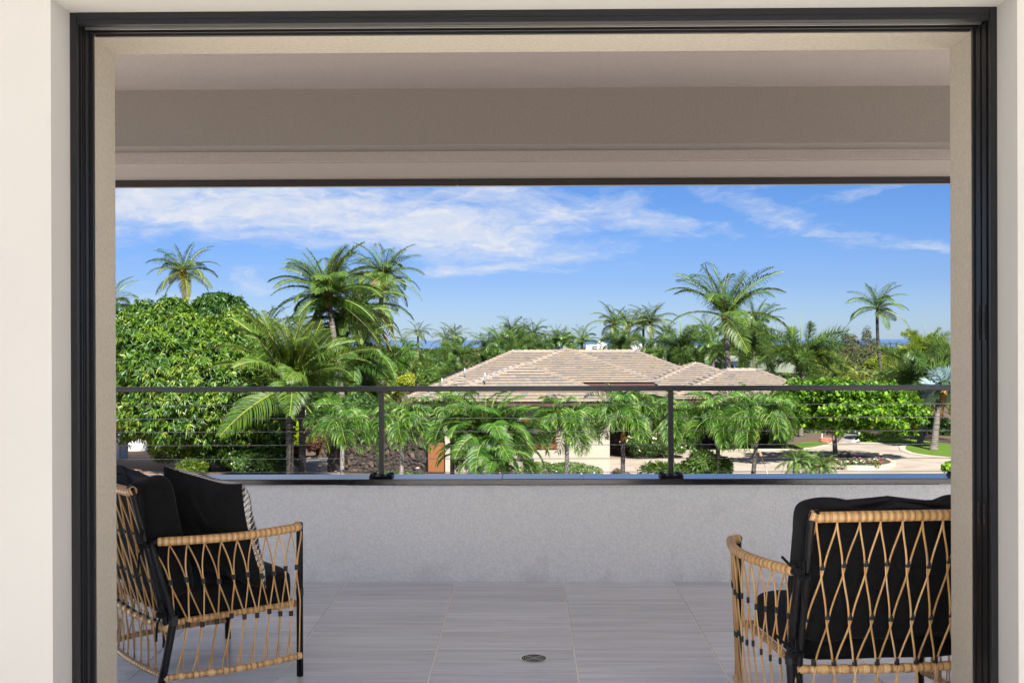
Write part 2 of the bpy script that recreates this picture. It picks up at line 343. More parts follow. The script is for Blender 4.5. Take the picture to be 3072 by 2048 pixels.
# round floor drain
dx_, dy_ = .034, 4.879
dr = thing('floor_drain', 'small round slotted metal drain set in the grey floor tiles', 'drain', (dx_, dy_, zf(dy_)))
b = MB()
def disc(b, r0, r1, z, a0, a1, n, m, th=0):
    for k in range(n):
        u, v = a0+(a1-a0)*k/n, a0+(a1-a0)*(k+1)/n
        b.add([(r*math.cos(q), r*math.sin(q), z+.0129*r*math.sin(q)) for r, q in ((r0, u), (r1, u), (r1, v), (r0, v))], [(0, 1, 2, 3)], m)
disc(b, 0, .0545, .0022, 0, 2*math.pi, 40, 0); disc(b, .0545, .056, .0014, 0, 2*math.pi, 40, 0); disc(b, .056, .060, .0018, 0, 2*math.pi, 40, 1)
b.build('grate', [M['drain'], M['grout']], dr, local=True)
for k in range(4):
    for i, rr in enumerate((.012, .021, .030, .039, .047)):
        c = MB(); w = R(32+i*2); a = R(90*k+45*(0)); disc(c, rr, rr+.0042, .0034, a-w, a+w, 7, 0); c.build('slot', M['hole'], dr, local=True)

# cable railing
ZR = -.262; YR = 6.42
rl = thing('balcony_railing', 'dark bronze cable railing with flat top bar on the low balcony wall', 'railing', (0, YR, -.7745))
b = MB(); b.box((-2.89, YR-.024, ZR-.029), (2.89, YR+.024, ZR), bev=.002); b.build('top_rail', M['bronze_metal'], rl)
for x in (-2.443, -.815, .822, 2.459):
    b = MB(); b.box((x-.0145, YR-.0145, -.7625), (x+.0145, YR+.0145, ZR-.03), bev=.0015); po = b.build('post', M['bronze_metal'], rl)
    b = MB(); b.box((x-.064, YR-.062, -.7735), (x+.064, YR+.062, -.7635), bev=.002); b.build('base_plate', M['black_metal'], po)
    for sx in (-1, 1):
        for sy in (-1, 1):
            b = MB(); c = (x+sx*.047, YR+sy*.045)
            b.tube([(c[0], c[1], -.7635), (c[0], c[1], -.759), (c[0], c[1], -.7585), (c[0], c[1], -.753), (c[0], c[1], -.750)], [.0155, .0155, .0135, .0135, .009], 12)
            b.build('bolt', M['black_metal'], po, smooth=False)
for z in (-.366, -.442, -.5175, -.594, -.672, -.7475):
    b = MB(); pts = [(-2.88+5.76*k/30, YR, z-.0012*math.sin(math.pi*((k/30*3) % 1))) for k in range(31)]
    b.tube(pts, .0019, 6); b.build('cable', M['steel'], rl, smooth=True)

# ------------------------------------------------------------------ rattan armchairs
def wrapmat():
    m = leafmat('rattan_wrap', [(0, (.28, .14, .045)), (.5, (.57, .33, .13)), (1, (.76, .50, .24))], .38, 0, .0, .5); return m
M['rattan'] = wrapmat()
def fabric(name, col, col2, sc=900):
    m, nt, b, out = mat_base(name); b.inputs['Roughness'].default_value = .95; b.inputs['Specular IOR Level'].default_value = .15
    b.inputs['Sheen Weight'].default_value = .05; b.inputs['Sheen Roughness'].default_value = .5
    tc = nt.nodes.new('ShaderNodeTexCoord'); mp = nt.nodes.new('ShaderNodeMapping'); mp.inputs['Scale'].default_value = (1, 1, 6)
    nt.links.new(tc.outputs['Object'], mp.inputs[0]); n = nt.nodes.new('ShaderNodeTexNoise'); n.inputs['Scale'].default_value = 60; n.inputs['Detail'].default_value = 6
    nt.links.new(mp.outputs[0], n.inputs[0]); mr = nt.nodes.new('ShaderNodeMapRange'); mr.inputs[1].default_value = .35; mr.inputs[2].default_value = .8
    nt.links.new(n.outputs[0], mr.inputs[0]); mx = nt.nodes.new('ShaderNodeMix'); mx.data_type = 'RGBA'
    mx.inputs[6].default_value = col; mx.inputs[7].default_value = col2; nt.links.new(mr.outputs[0], mx.inputs[0]); nt.links.new(mx.outputs[2], b.inputs['Base Color'])
    bp = nt.nodes.new('ShaderNodeBump'); bp.inputs['Strength'].default_value = .3; bp.inputs['Distance'].default_value = .001
    nt.links.new(n.outputs[0], bp.inputs['Height']); nt.links.new(bp.outputs[0], b.inputs['Normal']); return m
M['fabric'] = fabric('black_fabric', (.0042, .0042, .0048, 1), (.013, .013, .0145, 1))
def houndstooth():
    m, nt, b, out = mat_base('houndstooth'); b.inputs['Roughness'].default_value = .95
    uv = nt.nodes.new('ShaderNodeUVMap'); sp = nt.nodes.new('ShaderNodeSeparateXYZ'); nt.links.new(uv.outputs[0], sp.inputs[0])
    def mm(op, a, c=None):
        n = nt.nodes.new('ShaderNodeMath'); n.operation = op
        for i, v in enumerate((a, c)):
            if v is None: continue
            if isinstance(v, (int, float)): n.inputs[i].default_value = v
            else: nt.links.new(v, n.inputs[i])
        return n.outputs[0]
    X, Y = mm('MULTIPLY', sp.outputs[0], 330), mm('MULTIPLY', sp.outputs[1], 330)      # threads
    X, Y = mm('ADD', X, 800), mm('ADD', Y, 800)
    wx = mm('MODULO', mm('FLOOR', mm('DIVIDE', X, 4)), 2); wy = mm('MODULO', mm('FLOOR', mm('DIVIDE', Y, 4)), 2)
    tw = mm('LESS_THAN', mm('MODULO', mm('ADD', X, Y), 4), 2)
    mx = nt.nodes.new('ShaderNodeMix'); mx.data_type = 'FLOAT'; nt.links.new(tw, mx.inputs[0]); nt.links.new(wx, mx.inputs[2]); nt.links.new(wy, mx.inputs[3])
    mc = nt.nodes.new('ShaderNodeMix'); mc.data_type = 'RGBA'; nt.links.new(mx.outputs[0], mc.inputs[0])
    mc.inputs[6].default_value = (.035, .035, .04, 1); mc.inputs[7].default_value = (.72, .69, .63, 1); nt.links.new(mc.outputs[2], b.inputs['Base Color'])
    return m
M['hound'] = houndstooth()
M['strand'] = leafmat('rattan_strand', [(0, (.38, .20, .065)), (.5, (.60, .35, .135)), (1, (.78, .52, .25))], .36, 0, .75, .5)
M['binding'] = mat('black_binding', (.012, .012, .012, 1), .5)

def wrapped(b, pts, r=.0165, step=.0042, n=10, seed=0):
    """a rail wound with flat cane: closely spaced rings, each wind a little raised"""
    q = [Vector(p) for p in pts]; L = sum((q[i+1]-q[i]).length for i in range(len(q)-1)); N = int(L/step)
    out = []; acc = 0; i = 0
    for k in range(N+1):
        s = L*k/N
        while i < len(q)-2 and acc+(q[i+1]-q[i]).length < s: acc += (q[i+1]-q[i]).length; i += 1
        out.append(q[i].lerp(q[i+1], min(1, (s-acc)/(q[i+1]-q[i]).length)))
    rr = random.Random(seed); rs = [r*(1+(.045 if k % 2 else -.03)) for k in range(N+1)]
    tv = [.5+.34*math.sin(k*1.15)+rr.uniform(-.22, .22) for k in range(N+1)]
    b.tube(out, rs, n, tf=lambda i: tv[i])
def Lr(h):                                   # distance back from the front leg of the rear post at height h
    if h < .30: return .58+(.52-.58)*h/.30
    return .52+(h-.30)*(.61-.52)/.316 if h < .616 else .61+(h-.616)*.06/.2
def side_pt(t, h):                           # right side panel, t 0 rear .. 1 front
    k = max(0, min(1, h/.6)); bul = .034+.046*k
    x = .335+(.025+.012*k)*t + bul*math.sin(math.pi*min(1, t*.93))
    y = (.31-Lr(h))*(1-t)+.31*t
    return Vector((x, y, h))
def back_pt(s, h):
    y = .31-(.535+(h-.28)*.135/.535 if h > .28 else .56-.025*h/.28)
    return Vector((-.322+.644*s, y-.022*math.sin(math.pi*s), h))
def strand(parent, pts, r=.0031):
    b = MB(); q_ = rnd.random(); b.tube(pts, r*rnd.uniform(.9, 1.1), 6, tf=lambda i: .1+.2*math.sin(i*.6+q_*20)*q_); return b.build('strand', M['strand'], parent, smooth=True, local=True)
def bez(a, c, n, bow=0, side=Vector((0, 0, 0))):
    return [a.lerp(c, k/n)+side*(bow*math.sin(math.pi*k/n)) for k in range(n)]
knot_me = None
def knot(parent, p, rz=0):
    global knot_me
    if knot_me is None:
        b = MB(); 
        zz = [-.0105+.0021*k for k in range(11)]
        b.tube([(0, 0, z) for z in zz], [1.0+(.10 if k % 2 else 0) for k in range(11)], 10)
        b.v = [(x*.0084, y*.0052, z) for x, y, z in b.v]; knot_me = b.mesh('binding', M['binding'])
    o = obj('binding', knot_me, parent); o.location = p; o.rotation_euler = (0, 0, rz); return o
def superbox(name, sx, sy, sz, mt, parent, loc, rot=(0, 0, 0), e=.22, seed=0, puff=.02, wr=.006, tuft=()):
    """soft upholstered cushion: a rounded box with puffed faces, seam wrinkles and tufts"""
    nu, nv = 64, 40; V = []; Fc = []; r = random.Random(seed); ph = [r.uniform(0, 6) for _ in range(6)]
    def sp(c, p): return math.copysign(abs(c)**p, c)
    for j in range(nv+1):
        v = -math.pi/2+math.pi*j/nv
        for i in range(nu):
            u = 2*math.pi*i/nu
            cx, cy, cz = sp(math.cos(v), e)*sp(math.cos(u), e), sp(math.cos(v), e)*sp(math.sin(u), e), sp(math.sin(v), e)
            x, y, z = cx*sx/2, cy*sy/2, cz*sz/2
            pf = puff*(1-cx*cx)*(1-cz*cz); y += math.copysign(1, cy)*pf*min(1, abs(cy)*1.2)
            w = wr*(math.sin(x*31+ph[0]+2*math.sin(z*9+ph[1]))*.5+math.sin(z*23+x*17+ph[2])*.35+math.sin(x*58+z*41+ph[3])*.2+math.sin(x*12-z*15+ph[4])*.5)
            y += w*(.4+abs(cy)); z += w*.6*(1 if cz > 0 else .3); x += w*.5*cx
            for tx, tz in tuft:
                d = math.hypot(x-tx, z-tz); y -= math.copysign(.018*math.exp(-(d/.05)**2), cy); 
                if abs(cz) > .8: z -= math.copysign(.010*math.exp(-((x-tx)/.06)**2), cz)
            V.append((x, y, z))
    for j in range(nv):
        for i in range(nu): Fc.append((j*nu+i, j*nu+(i+1) % nu, (j+1)*nu+(i+1) % nu, (j+1)*nu+i))
    b = MB(); b.add(V, Fc); o = b.build(name, mt, parent, smooth=True, local=True); o.location = loc; o.rotation_euler = rot; return o
def ribbon(parent, pts, w=.011, name='tie'):
    b = MB(); b.tube(pts, [w*.5]*len(pts), 6); return b.build(name, M['fabric'], parent, smooth=True, local=True)

def armchair(label, x, y, rz, group, seed):
    t = thing('armchair', label, 'armchair', (x, y, zf(y)), rz, group)
    for sx in (-1, 1):
        b = MB(); b.tube([(sx*.362, .31, .001), (sx*.362, .31, .004), (sx*.362, .31, .60), (sx*.362, .31, .626), (sx*.362, .31, .632)], [.009, .0135, .0135, .0135, .008], 14)
        b.build('leg', M['black_metal'], t, smooth=True, local=True)
        b = MB(); hs = [0, .006, .15, .27, .30, .33, .45, .58, .612]
        b.tube([(sx*.335, .31-Lr(h), h) for h in hs], [.010, .0155]+[.0155]*7, 14); b.build('leg', M['black_metal'], t, smooth=True, local=True)
        b = MB(); b.tube([(sx*.335, .31-Lr(.30), .285+k*.006) for k in range(7)], [.0182, .0175]*3+[.0182], 14); b.build('binding', M['binding'], t, local=True)
        b = MB(); b.tube([(sx*.362, .31, .33+k*.006) for k in range(6)], [.0155, .0148]*3, 12)
        b.build('binding', M['binding'], t, local=True)
        # back post
        b = MB(); b.tube([Vector((sx*.312, back_pt(0, h).y, h)) for h in (.20, .28, .45, .60, .70, .79)]+[Vector((sx*.308, back_pt(0, .81).y, .812)), Vector((sx*.29, back_pt(0, .815).y-.001, .817))], .0135, 12)
        b.build('back_post', M['black_metal'], t, smooth=True, local=True)
        # arm
        ap = [side_pt(k/24, .612+.006*k/24) for k in range(25)]
        ap = [Vector((sx*p.x, p.y, p.z)) for p in ap]; ap[0] = ap[0].lerp(ap[1], .6); ap[-1] = Vector((sx*.362, .30, .619))
        b = MB(); b.tube([Vector((sx*.335, .31-Lr(.61), .606)), ap[0], ap[1]], .0135, 12); b.build('arm_bracket', M['black_metal'], t, smooth=True, local=True)
        b = MB(); b.tube([ap[-1], Vector((sx*.362, .312, .62))], .0142, 12); b.build('arm_bracket', M['black_metal'], t, smooth=True, local=True)
        b = MB(); wrapped(b, ap[1:], .0168, seed=seed+sx); b.build('arm_rail', M['rattan'], t, smooth=True, local=True)
        # seat side rail and bottom rail
        for h, r_ in ((.292, .0125), (.088, .0118)):
            q = [side_pt(k/16, h) for k in range(17)]; q = [Vector((sx*p.x, p.y, p.z)) for p in q]; q[-1] = Vector((sx*.362, .31, h))
            if h > .2: q = [Vector((sx*.325, -.20+.51*k/16, h)) for k in range(17)]
            b = MB(); wrapped(b, q, r_, seed=seed+3); b.build('side_rail', M['rattan'], t, smooth=True, local=True)
        # woven side panel
        N = 10
        def sp(i, h, dt=0): p = side_pt(max(.015, min(.985, (i+dt)/N)), h); return Vector((sx*p.x, p.y, p.z))
        def k2(i): return .262+.030*math.sin(math.pi*min(1, max(0, i/N)))+(.012 if i % 3 == 1 else 0)
        for i in range(N+1):
            for dr_ in (-1, 1):
                if (i == 0 and dr_ < 0) or (i == N and dr_ > 0): continue
                j = i+dr_*.5; e = .0055/.6*N*dr_
                a = sp(i, .600); k1 = sp(j, .452, -e*.5); kk = sp(i+dr_ if 0 <= i+dr_ <= N else i, k2(i+dr_), -e*.5)
                out = Vector((sx, 0, 0))
                pts = [a]
                for q in range(1, 8):
                    f = q/8; v = sp(i+dr_*.5*(math.sin(f*math.pi/2)), .600+(.452-.600)*f, -e*.5*f); pts.append(v)
                pts += [sp(j, .455, -e*.5), sp(j, .449, -e*.4)]
                for q in range(1, 8):
                    f = q/8; g = f*f*(3-2*f)*.5+f*.5; pts.append(sp(j+dr_*.5*g, .449+(k2(i+dr_)-.449)*f, -e*.4*(1-f)+e*.35*-1*f))
                i2 = i+dr_
                pts += [sp(i2, k2(i2), -e*.35), sp(i2, k2(i2)-.012, -e*.35)]
                for q in range(1, 7):
                    f = q/6; pts.append(sp(i2+dr_*.22*f*f+.06*math.sin(i*2.3)*f, k2(i2)-.012+(.088-k2(i2)+.012)*f, -e*.35))
                strand(t, pts)
        for i in range(N): knot(t, sp(i+.5, .452+.008*math.sin(i*1.7)), 1.45)
        for i in range(1, N): knot(t, sp(i, k2(i)), 1.45)
        for i in range(N+1):                # loops round the bottom rail
            p = sp(i, .088, .1); b = MB(); b.tube([p+Vector((0, -.008+.004*k, 0)) for k in range(5)], .0142, 10); b.build('loop', M['strand'], t, smooth=True, local=True)
    # back: top rail, lower rail, bottom rail
    q = [back_pt(k/24, .802) for k in range(25)]; q = [v+Vector((0, 0, .004*math.sin(math.pi*k/24))) for k, v in enumerate(q)]
    b = MB(); wrapped(b, [q[0]+Vector((.004, 0, .008))]+q[1:-1]+[q[-1]+Vector((-.004, 0, .008))], .0178, seed=seed+5); b.build('back_rail', M['rattan'], t, smooth=True, local=True)
    for h, r_ in ((.272, .0145), (.088, .0118)):
        b = MB(); wrapped(b, [back_pt(k/16, h) for k in range(17)], r_, seed=seed+6); b.build('back_rail', M['rattan'], t, smooth=True, local=True)
    b = MB(); wrapped(b, [(-.35+.70*k/10, .31, .292) for k in range(11)], .0125, seed=seed+7); b.build('front_rail', M['rattan'], t, smooth=True, local=True)
    NB = 9; lv = [.795, .642, .462, .297]; jj = random.Random(seed)
    jit = {}
    def bp(i, L, dt=0):
        key = (round(i*2), L)
        if key not in jit: jit[key] = (jj.uniform(-.06, .06), jj.uniform(-.012, .012) if L in (1, 2) else 0)
        j = jit[key]; s = (i+.3+j[0])/(NB+.1)+dt
        p = back_pt(max(.0, min(1, s)), lv[L]+j[1]); p.y -= .004; return p
    for i in range(0, NB+1):
        for d in (-1, 1):
            seq = []; ii = i
            for L in range(4):
                p = bp(ii, L, -d*.0085*(1 if L else .3)); seq.append(p)
                ii += d*.5 if L % 2 == 0 else (d*.5)
            if any(abs(v.x) > .3225 for v in seq[:4]) and (seq[-1].x > .3225 or seq[-1].x < -.3225): pass
            pts = []
            ok = [v for v in seq if abs(v.x) < .34]
            for a, c in zip(seq[:-1], seq[1:]):
                for q_ in range(8):
                    f = q_/8; g = .45*f+.55*(f*f*(3-2*f)); v = a.lerp(c, f); v.x = a.x+(c.x-a.x)*g; pts.append(v)
            pts.append(seq[-1]); pts = [Vector((max(-.318, min(.318, v.x)), v.y, v.z)) for v in pts]
            strand(t, pts, .0034)
            p = seq[-1]; px = max(-.318, min(.318, p.x)); f_ = [Vector((px+d*.012*math.sin(k*.5), back_pt(.5, .28).y+.022-.022*math.sin(math.pi*(px+.322)/.644)-.017+.012*min(1, k/3), .285-.19*k/6)) for k in range(7)]
            strand(t, f_, .0032)
    for i in range(NB+1):
        for L in (1, 2, 3):
            ii = i+(.5 if L % 2 else 0)
            p = bp(ii, L)
            if abs(p.x) < .312: knot(t, p, 0)
        p = back_pt(min(1, max(0, (i+.3)/(NB+.1))), .272); b = MB(); b.tube([p+Vector((-.010+.004*k, 0, 0)) for k in range(6)], .0165, 10); b.build('loop', M['strand'], t, smooth=True, local=True)
    superbox('seat_cushion', .62, .52, .145, M['fabric'], t, (0, .065, .352), seed=seed+8, e=.26, wr=.003)
    th = math.atan2(.135, .535)
    superbox('back_cushion', .66, .14, .485, M['fabric'], t, (0, -.222, .606), (th*.9, 0, 0), seed=seed+9, e=.25, puff=.014, wr=.0045, tuft=((-.10, 0), (.12, 0), (-.10, .26), (.12, .25)))
    for sx in (-1, 1):
        for h in (.60, .33):
            p = Vector((sx*.325, back_pt(0, h).y-.014, h))
            b = MB(); b.tube([p+Vector((0, 0, -.009)), p+Vector((0, 0, .009))], .021, 10); b.build('tie', M['fabric'], t, smooth=True, local=True)
            ribbon(t, [p, p+Vector((-sx*-.03, -.02, .03)), p+Vector((sx*.055, -.025, .045)), p+Vector((sx*.085, -.03, .075))], .009)
            ribbon(t, [p, p+Vector((sx*.014, -.022, -.03)), p+Vector((sx*.010, -.024, -.07)), p+Vector((sx*-.004, -.02, -.10))], .009)
            ribbon(t, [p, p+Vector((sx*.02, -.02, .03)), p+Vector((sx*.028, -.02, .055)), p+Vector((sx*.012, -.02, .05)), p+Vector((sx*.005, -.01, .01))], .007)
    return t
GR = 'rattan armchairs on the balcony'
ch1 = armchair('rattan armchair holding the throw pillow, seen from its side at the left column', -1.392, 4.72, math.atan2(-.788, .616), GR, 11)
ch2 = armchair('rattan armchair without a pillow, its lattice back turned to the doorway', 1.205, 4.079, math.atan2(.1, .995), GR, 23)

def pillow(w, seed):
    n = 44; b = MB(); V = []; UV = []
    r = random.Random(seed); ph = [r.uniform(0, 6) for _ in range(6)]
    for sgn in (1, -1):
        for j in range(n+1):
            for i in range(n+1):
                a, c = i/n*2-1, j/n*2-1
                pin = 1-.11*(1-abs(a)**2.2)*abs(c)**3; pin2 = 1-.11*(1-abs(c)**2.2)*abs(a)**3
                x, z = a*w/2*pin2, c*w/2*pin
                e = (max(0, 1-a**4)*max(0, 1-c**4))**.55
                y = sgn*.082*e + .006*math.sin(a*5+ph[0]+c*2)*e+.004*math.sin(a*13+c*9+ph[1])*e + .008*math.sin(3*a+ph[2])*(1-e)
                V.append((x, y, z)); UV.append((x, z))
    N = (n+1)**2
    for s_ in (0, 1):
        for j in range(n):
            for i in range(n):
                q = [s_*N+j*(n+1)+i, s_*N+j*(n+1)+i+1, s_*N+(j+1)*(n+1)+i+1, s_*N+(j+1)*(n+1)+i]
                b.add([], []); b.f.append(tuple(q[::-1] if s_ == 0 else q)); b.m.append(1 if s_ == 0 else 0); b.t.append(.5)
    b.v = V; return b, UV
pb, puv = pillow(.47, 3)
pw = thing('throw_pillow', 'square throw pillow, black on one face with a houndstooth face behind', 'pillow', (-1.25, 4.55, zf(4.55)+.63))
def half(face, nm):
    b = MB(); b.v = pb.v
    b.f = [f for f, m in zip(pb.f, pb.m) if m == face]; b.m = [0]*len(b.f); b.t = [.5]*len(b.f)
    me = b.mesh(nm, M['hound'] if face else M['fabric'], True)
    uv = me.uv_layers.new(name='UVMap'); dat = np.array([puv[l.vertex_index] for l in me.loops], dtype=np.float32); uv.data.foreach_set('uv', dat.ravel())
    return obj(nm, me, pw)
half(1, 'front_cover'); half(0, 'back_cover')
pw.rotation_euler = (R(20), R(5), R(-34))
# ------------------------------------------------------------------ land and sea
GZ = -6.9
def tz(y, x=0):
    if y < 112: return GZ
    if y < 1900: return GZ-.0079*(y-112)
    return GZ-.0079*1788-min(18, (y-1900)*.06)
def ground_sheet():
    ys = [-400, -60, 0, 20, 40, 60, 80, 100, 112, 130, 160, 200, 260, 340, 450, 600, 800, 1100, 1500, 1900, 2000, 2200]
    xs = [-2600, -1200, -600, -300, -150, -80, -40, 0, 40, 80, 150, 300, 600, 1200, 2600]
    V = [(x, y, tz(y)) for y in ys for x in xs]; n = len(xs)
    Fc = [(j*n+i, j*n+i+1, (j+1)*n+i+1, (j+1)*n+i) for j in range(len(ys)-1) for i in range(n-1)]
    b = MB(); b.add(V, Fc); return b.build('ground', M['soil'], kind='structure')
M['soil'] = mat('mulch_soil', (.05, .031, .021, 1), .95, n_scale=9, col2=(.12, .078, .052, 1), bump=.8, b_scale=25, b_dist=.03)
M['lawn'] = mat('lawn_turf', (.062, .125, .012, 1), .9, spec=.1, n_scale=1.1, col2=(.095, .155, .022, 1), bump=.7, b_scale=40, b_dist=.03)
M['drive'] = mat('pale_concrete', (.32, .275, .225, 1), .85, spec=.2, n_scale=.55, n_det=7, col2=(.20, .17, .14, 1), thr=(.48, .76), bump=.1, b_scale=30)
M['kerb'] = mat('kerb_concrete', (.38, .325, .265, 1), .85, spec=.2, n_scale=1.4, n_amt=.08)
M['brown_drive'] = mat('brown_concrete', (.27, .17, .112, 1), .85, spec=.2, n_scale=.6, n_amt=.12)
M['gravel'] = mat('grey_gravel', (.24, .235, .23, 1), .9, n_scale=14, n_det=3, col2=(.13, .125, .12, 1), thr=(.40, .62), bump=.8, b_scale=22, b_dist=.03)
M['pinkkerb'] = mat('pale_pink_kerb', (.34, .27, .24, 1), .85)
M['slate'] = mat('slate_step', (.22, .20, .185, 1), .8, n_scale=3, n_amt=.2)
M['white_stone'] = mat('river_stone', (.50, .52, .52, 1), .7, n_scale=5, n_amt=.2)
M['lava'] = mat('lava_stone', (.020, .015, .013, 1), .85, n_scale=3.5, col2=(.058, .037, .026, 1), bump=.8, b_scale=26, b_dist=.03, thr=(.42, .66))
M['lava2'] = mat('lava_stone_dark', (.011, .010, .011, 1), .8, n_scale=4, col2=(.035, .026, .022, 1), bump=.8, b_scale=26, b_dist=.03)
M['lava3'] = mat('lava_stone_brown', (.036, .024, .018, 1), .85, n_scale=5, col2=(.085, .056, .038, 1), bump=.8, b_scale=26, b_dist=.03)
M['mortar'] = mat('dark_mortar', (.02, .017, .015, 1), .95)
M['cream'] = mat('cream_stucco', (.285, .26, .215, 1), .9, spec=.2, n_scale=.8, n_amt=.05, bump=.3, b_scale=60)
M['sea'] = None
m_, nt, b_, out = mat_base('sea_water'); b_.inputs['Base Color'].default_value = (.022, .075, .22, 1); b_.inputs['Roughness'].default_value = .35; b_.inputs['Specular IOR Level'].default_value = .25
tcn = nt.nodes.new('ShaderNodeNewGeometry'); mp = nt.nodes.new('ShaderNodeMapping'); mp.inputs['Scale'].default_value = (.002, .02, 1)
nt.links.new(tcn.outputs['Position'], mp.inputs[0]); nz = nt.nodes.new('ShaderNodeTexNoise'); nz.inputs['Scale'].default_value = 1.2; nz.inputs['Detail'].default_value = 8
nt.links.new(mp.outputs[0], nz.inputs[0]); mx = nt.nodes.new('ShaderNodeMix'); mx.data_type = 'RGBA'; nt.links.new(nz.outputs[0], mx.inputs[0])
mx.inputs[6].default_value = (.055, .115, .24, 1); mx.inputs[7].default_value = (.085, .155, .29, 1); nt.links.new(mx.outputs[2], b_.inputs['Base Color']); M['sea'] = m_
ground_sheet()
b = MB(); b.add([(-26, 7.6, GZ+.02), (26, 7.6, GZ+.02), (26, 41, GZ+.02), (-26, 41, GZ+.02)], [(0, 1, 2, 3)]); b.build('bounce_sheet', mat('pale_bounce', (.62, .56, .48, 1), .8, n_scale=1.2, n_amt=.06), kind='structure')  # unseen pale sheet added to bounce sunlight up onto soffit and ceiling
b = MB(); b.add([(-60000, 1700, -27), (60000, 1700, -27), (60000, 60000, -27), (-60000, 60000, -27)], [(0, 1, 2, 3)]); b.build('sea', M['sea'], kind='structure')

def sheet(name, px, m, lift=.004, thick=0, kind='structure'):
    pts = [G(x, y) for x, y in px]; b = MB(); n = len(pts)
    b.add([(p.x, p.y, GZ+lift) for p in pts], [tuple(range(n))])
    if thick: b.add([(p.x, p.y, GZ+lift) for p in pts]+[(p.x, p.y, GZ+lift-thick) for p in pts], [(i, (i+1) % n, n+(i+1) % n, n+i) for i in range(n)])
    o = b.build(name, m, kind=kind)
    me = o.data; import bmesh; bm = bmesh.new(); bm.from_mesh(me); bmesh.ops.triangulate(bm, faces=bm.faces[:]); bmesh.ops.recalc_face_normals(bm, faces=bm.faces[:]); 
    for f in bm.faces:
        if abs(f.normal.z) > .9 and f.normal.z < 0: f.normal_flip()
    bm.to_mesh(me); bm.free(); return o
def smooth_px(pts, n=6):                       # Catmull-Rom through pixel points
    out = []; N = len(pts)
    for i in range(N):
        p0, p1, p2, p3 = [pts[(i+k-1) % N] for k in range(4)]
        for k in range(n):
            t = k/n; out.append(tuple(.5*((2*p1[j])+(-p0[j]+p2[j])*t+(2*p0[j]-5*p1[j]+4*p2[j]-p3[j])*t*t+(-p0[j]+3*p1[j]-3*p2[j]+p3[j])*t**3) for j in (0, 1)))
    return out
def strip(name, px, m, w=.28, h=.10, parent=None, kind='structure'):
    pts = [G(x, y) for x, y in px]; b = MB(); n = len(pts); V = []
    for i, p in enumerate(pts):
        d = (pts[min(i+1, n-1)]-pts[max(i-1, 0)]); d.z = 0; d.normalize(); s_ = Vector((-d.y, d.x, 0))
        for o_, z in ((-w/2, -.05), (-w/2, h-.02), (-w/2+.02, h), (w/2-.02, h), (w/2, h-.02), (w/2, -.05)): q = p+s_*o_; V.append((q.x, q.y, GZ+z))
    Fc = [(i*6+k, i*6+k+1, (i+1)*6+k+1, (i+1)*6+k) for i in range(n-1) for k in range(5)]+[(0, 1, 2, 3, 4, 5), tuple((n-1)*6+k for k in (5, 4, 3, 2, 1, 0))]
    b.add(V, Fc); return b.build(name, m, parent, kind=kind)
sheet('driveway', [(1700, 1500), (3400, 1500), (3400, 1420), (2900, 1380), (2845, 1371), (2740, 1359), (2715, 1346), (2722, 1336), (2700, 1331), (2581, 1327), (2498, 1327), (2470, 1336), (2430, 1344), (2330, 1347), (2200, 1348), (2140, 1345), (2125, 1336), (2050, 1337), (2030, 1352), (1990, 1371), (1700, 1371)], M['drive'])
L2 = [(2558, 1301), (2619, 1303), (2705, 1315), (2780, 1325), (2960, 1342), (3300, 1380), (3300, 1408), (2900, 1378), (2845, 1371), (2780, 1365), (2740, 1359), (2718, 1350), (2716, 1342), (2728, 1334), (2700, 1331), (2640, 1329), (2581, 1327), (2588, 1319), (2600, 1312)]
sheet('lawn', L2, M['lawn'], .05, .06)
sheet('lawn', [(2318, 1343), (2350, 1338), (2414, 1327), (2460, 1325), (2498, 1326), (2481, 1333), (2433, 1343), (2348, 1347)], M['lawn'], .05, .06)
strip('kerb', [(3000, 1390), (2900, 1380), (2845, 1373), (2780, 1367), (2738, 1361), (2712, 1352), (2707, 1342), (2716, 1335.5), (2700, 1332.5), (2640, 1330.5), (2581, 1328.5)], M['kerb'], .45, .045)
strip('kerb', [(2500, 1328), (2484, 1335), (2436, 1345), (2350, 1348.5), (2250, 1349), (2150, 1346.5)], M['kerb'], .30, .06)
sheet('side_driveway', [(100, 1520), (640, 1520), (612, 1400), (600, 1368), (560, 1352), (100, 1350)], M['brown_drive'])
gp = [(700, 1600), (862, 1428), (884, 1404), (905, 1384), (935, 1374), (985, 1372), (1020, 1374), (1012, 1392), (992, 1405), (1010, 1420), (1060, 1440), (1100, 1600)]
sheet('gravel_path', gp, M['gravel'], .01)
strip('path_kerb', [(845, 1440), (862, 1428), (884, 1404), (905, 1384), (935, 1374), (985, 1372)], M['pinkkerb'], .10, .10)
strip('path_kerb', [(984, 1396), (990, 1408), (1010, 1420), (1060, 1436)], M['pinkkerb'], .10, .10)

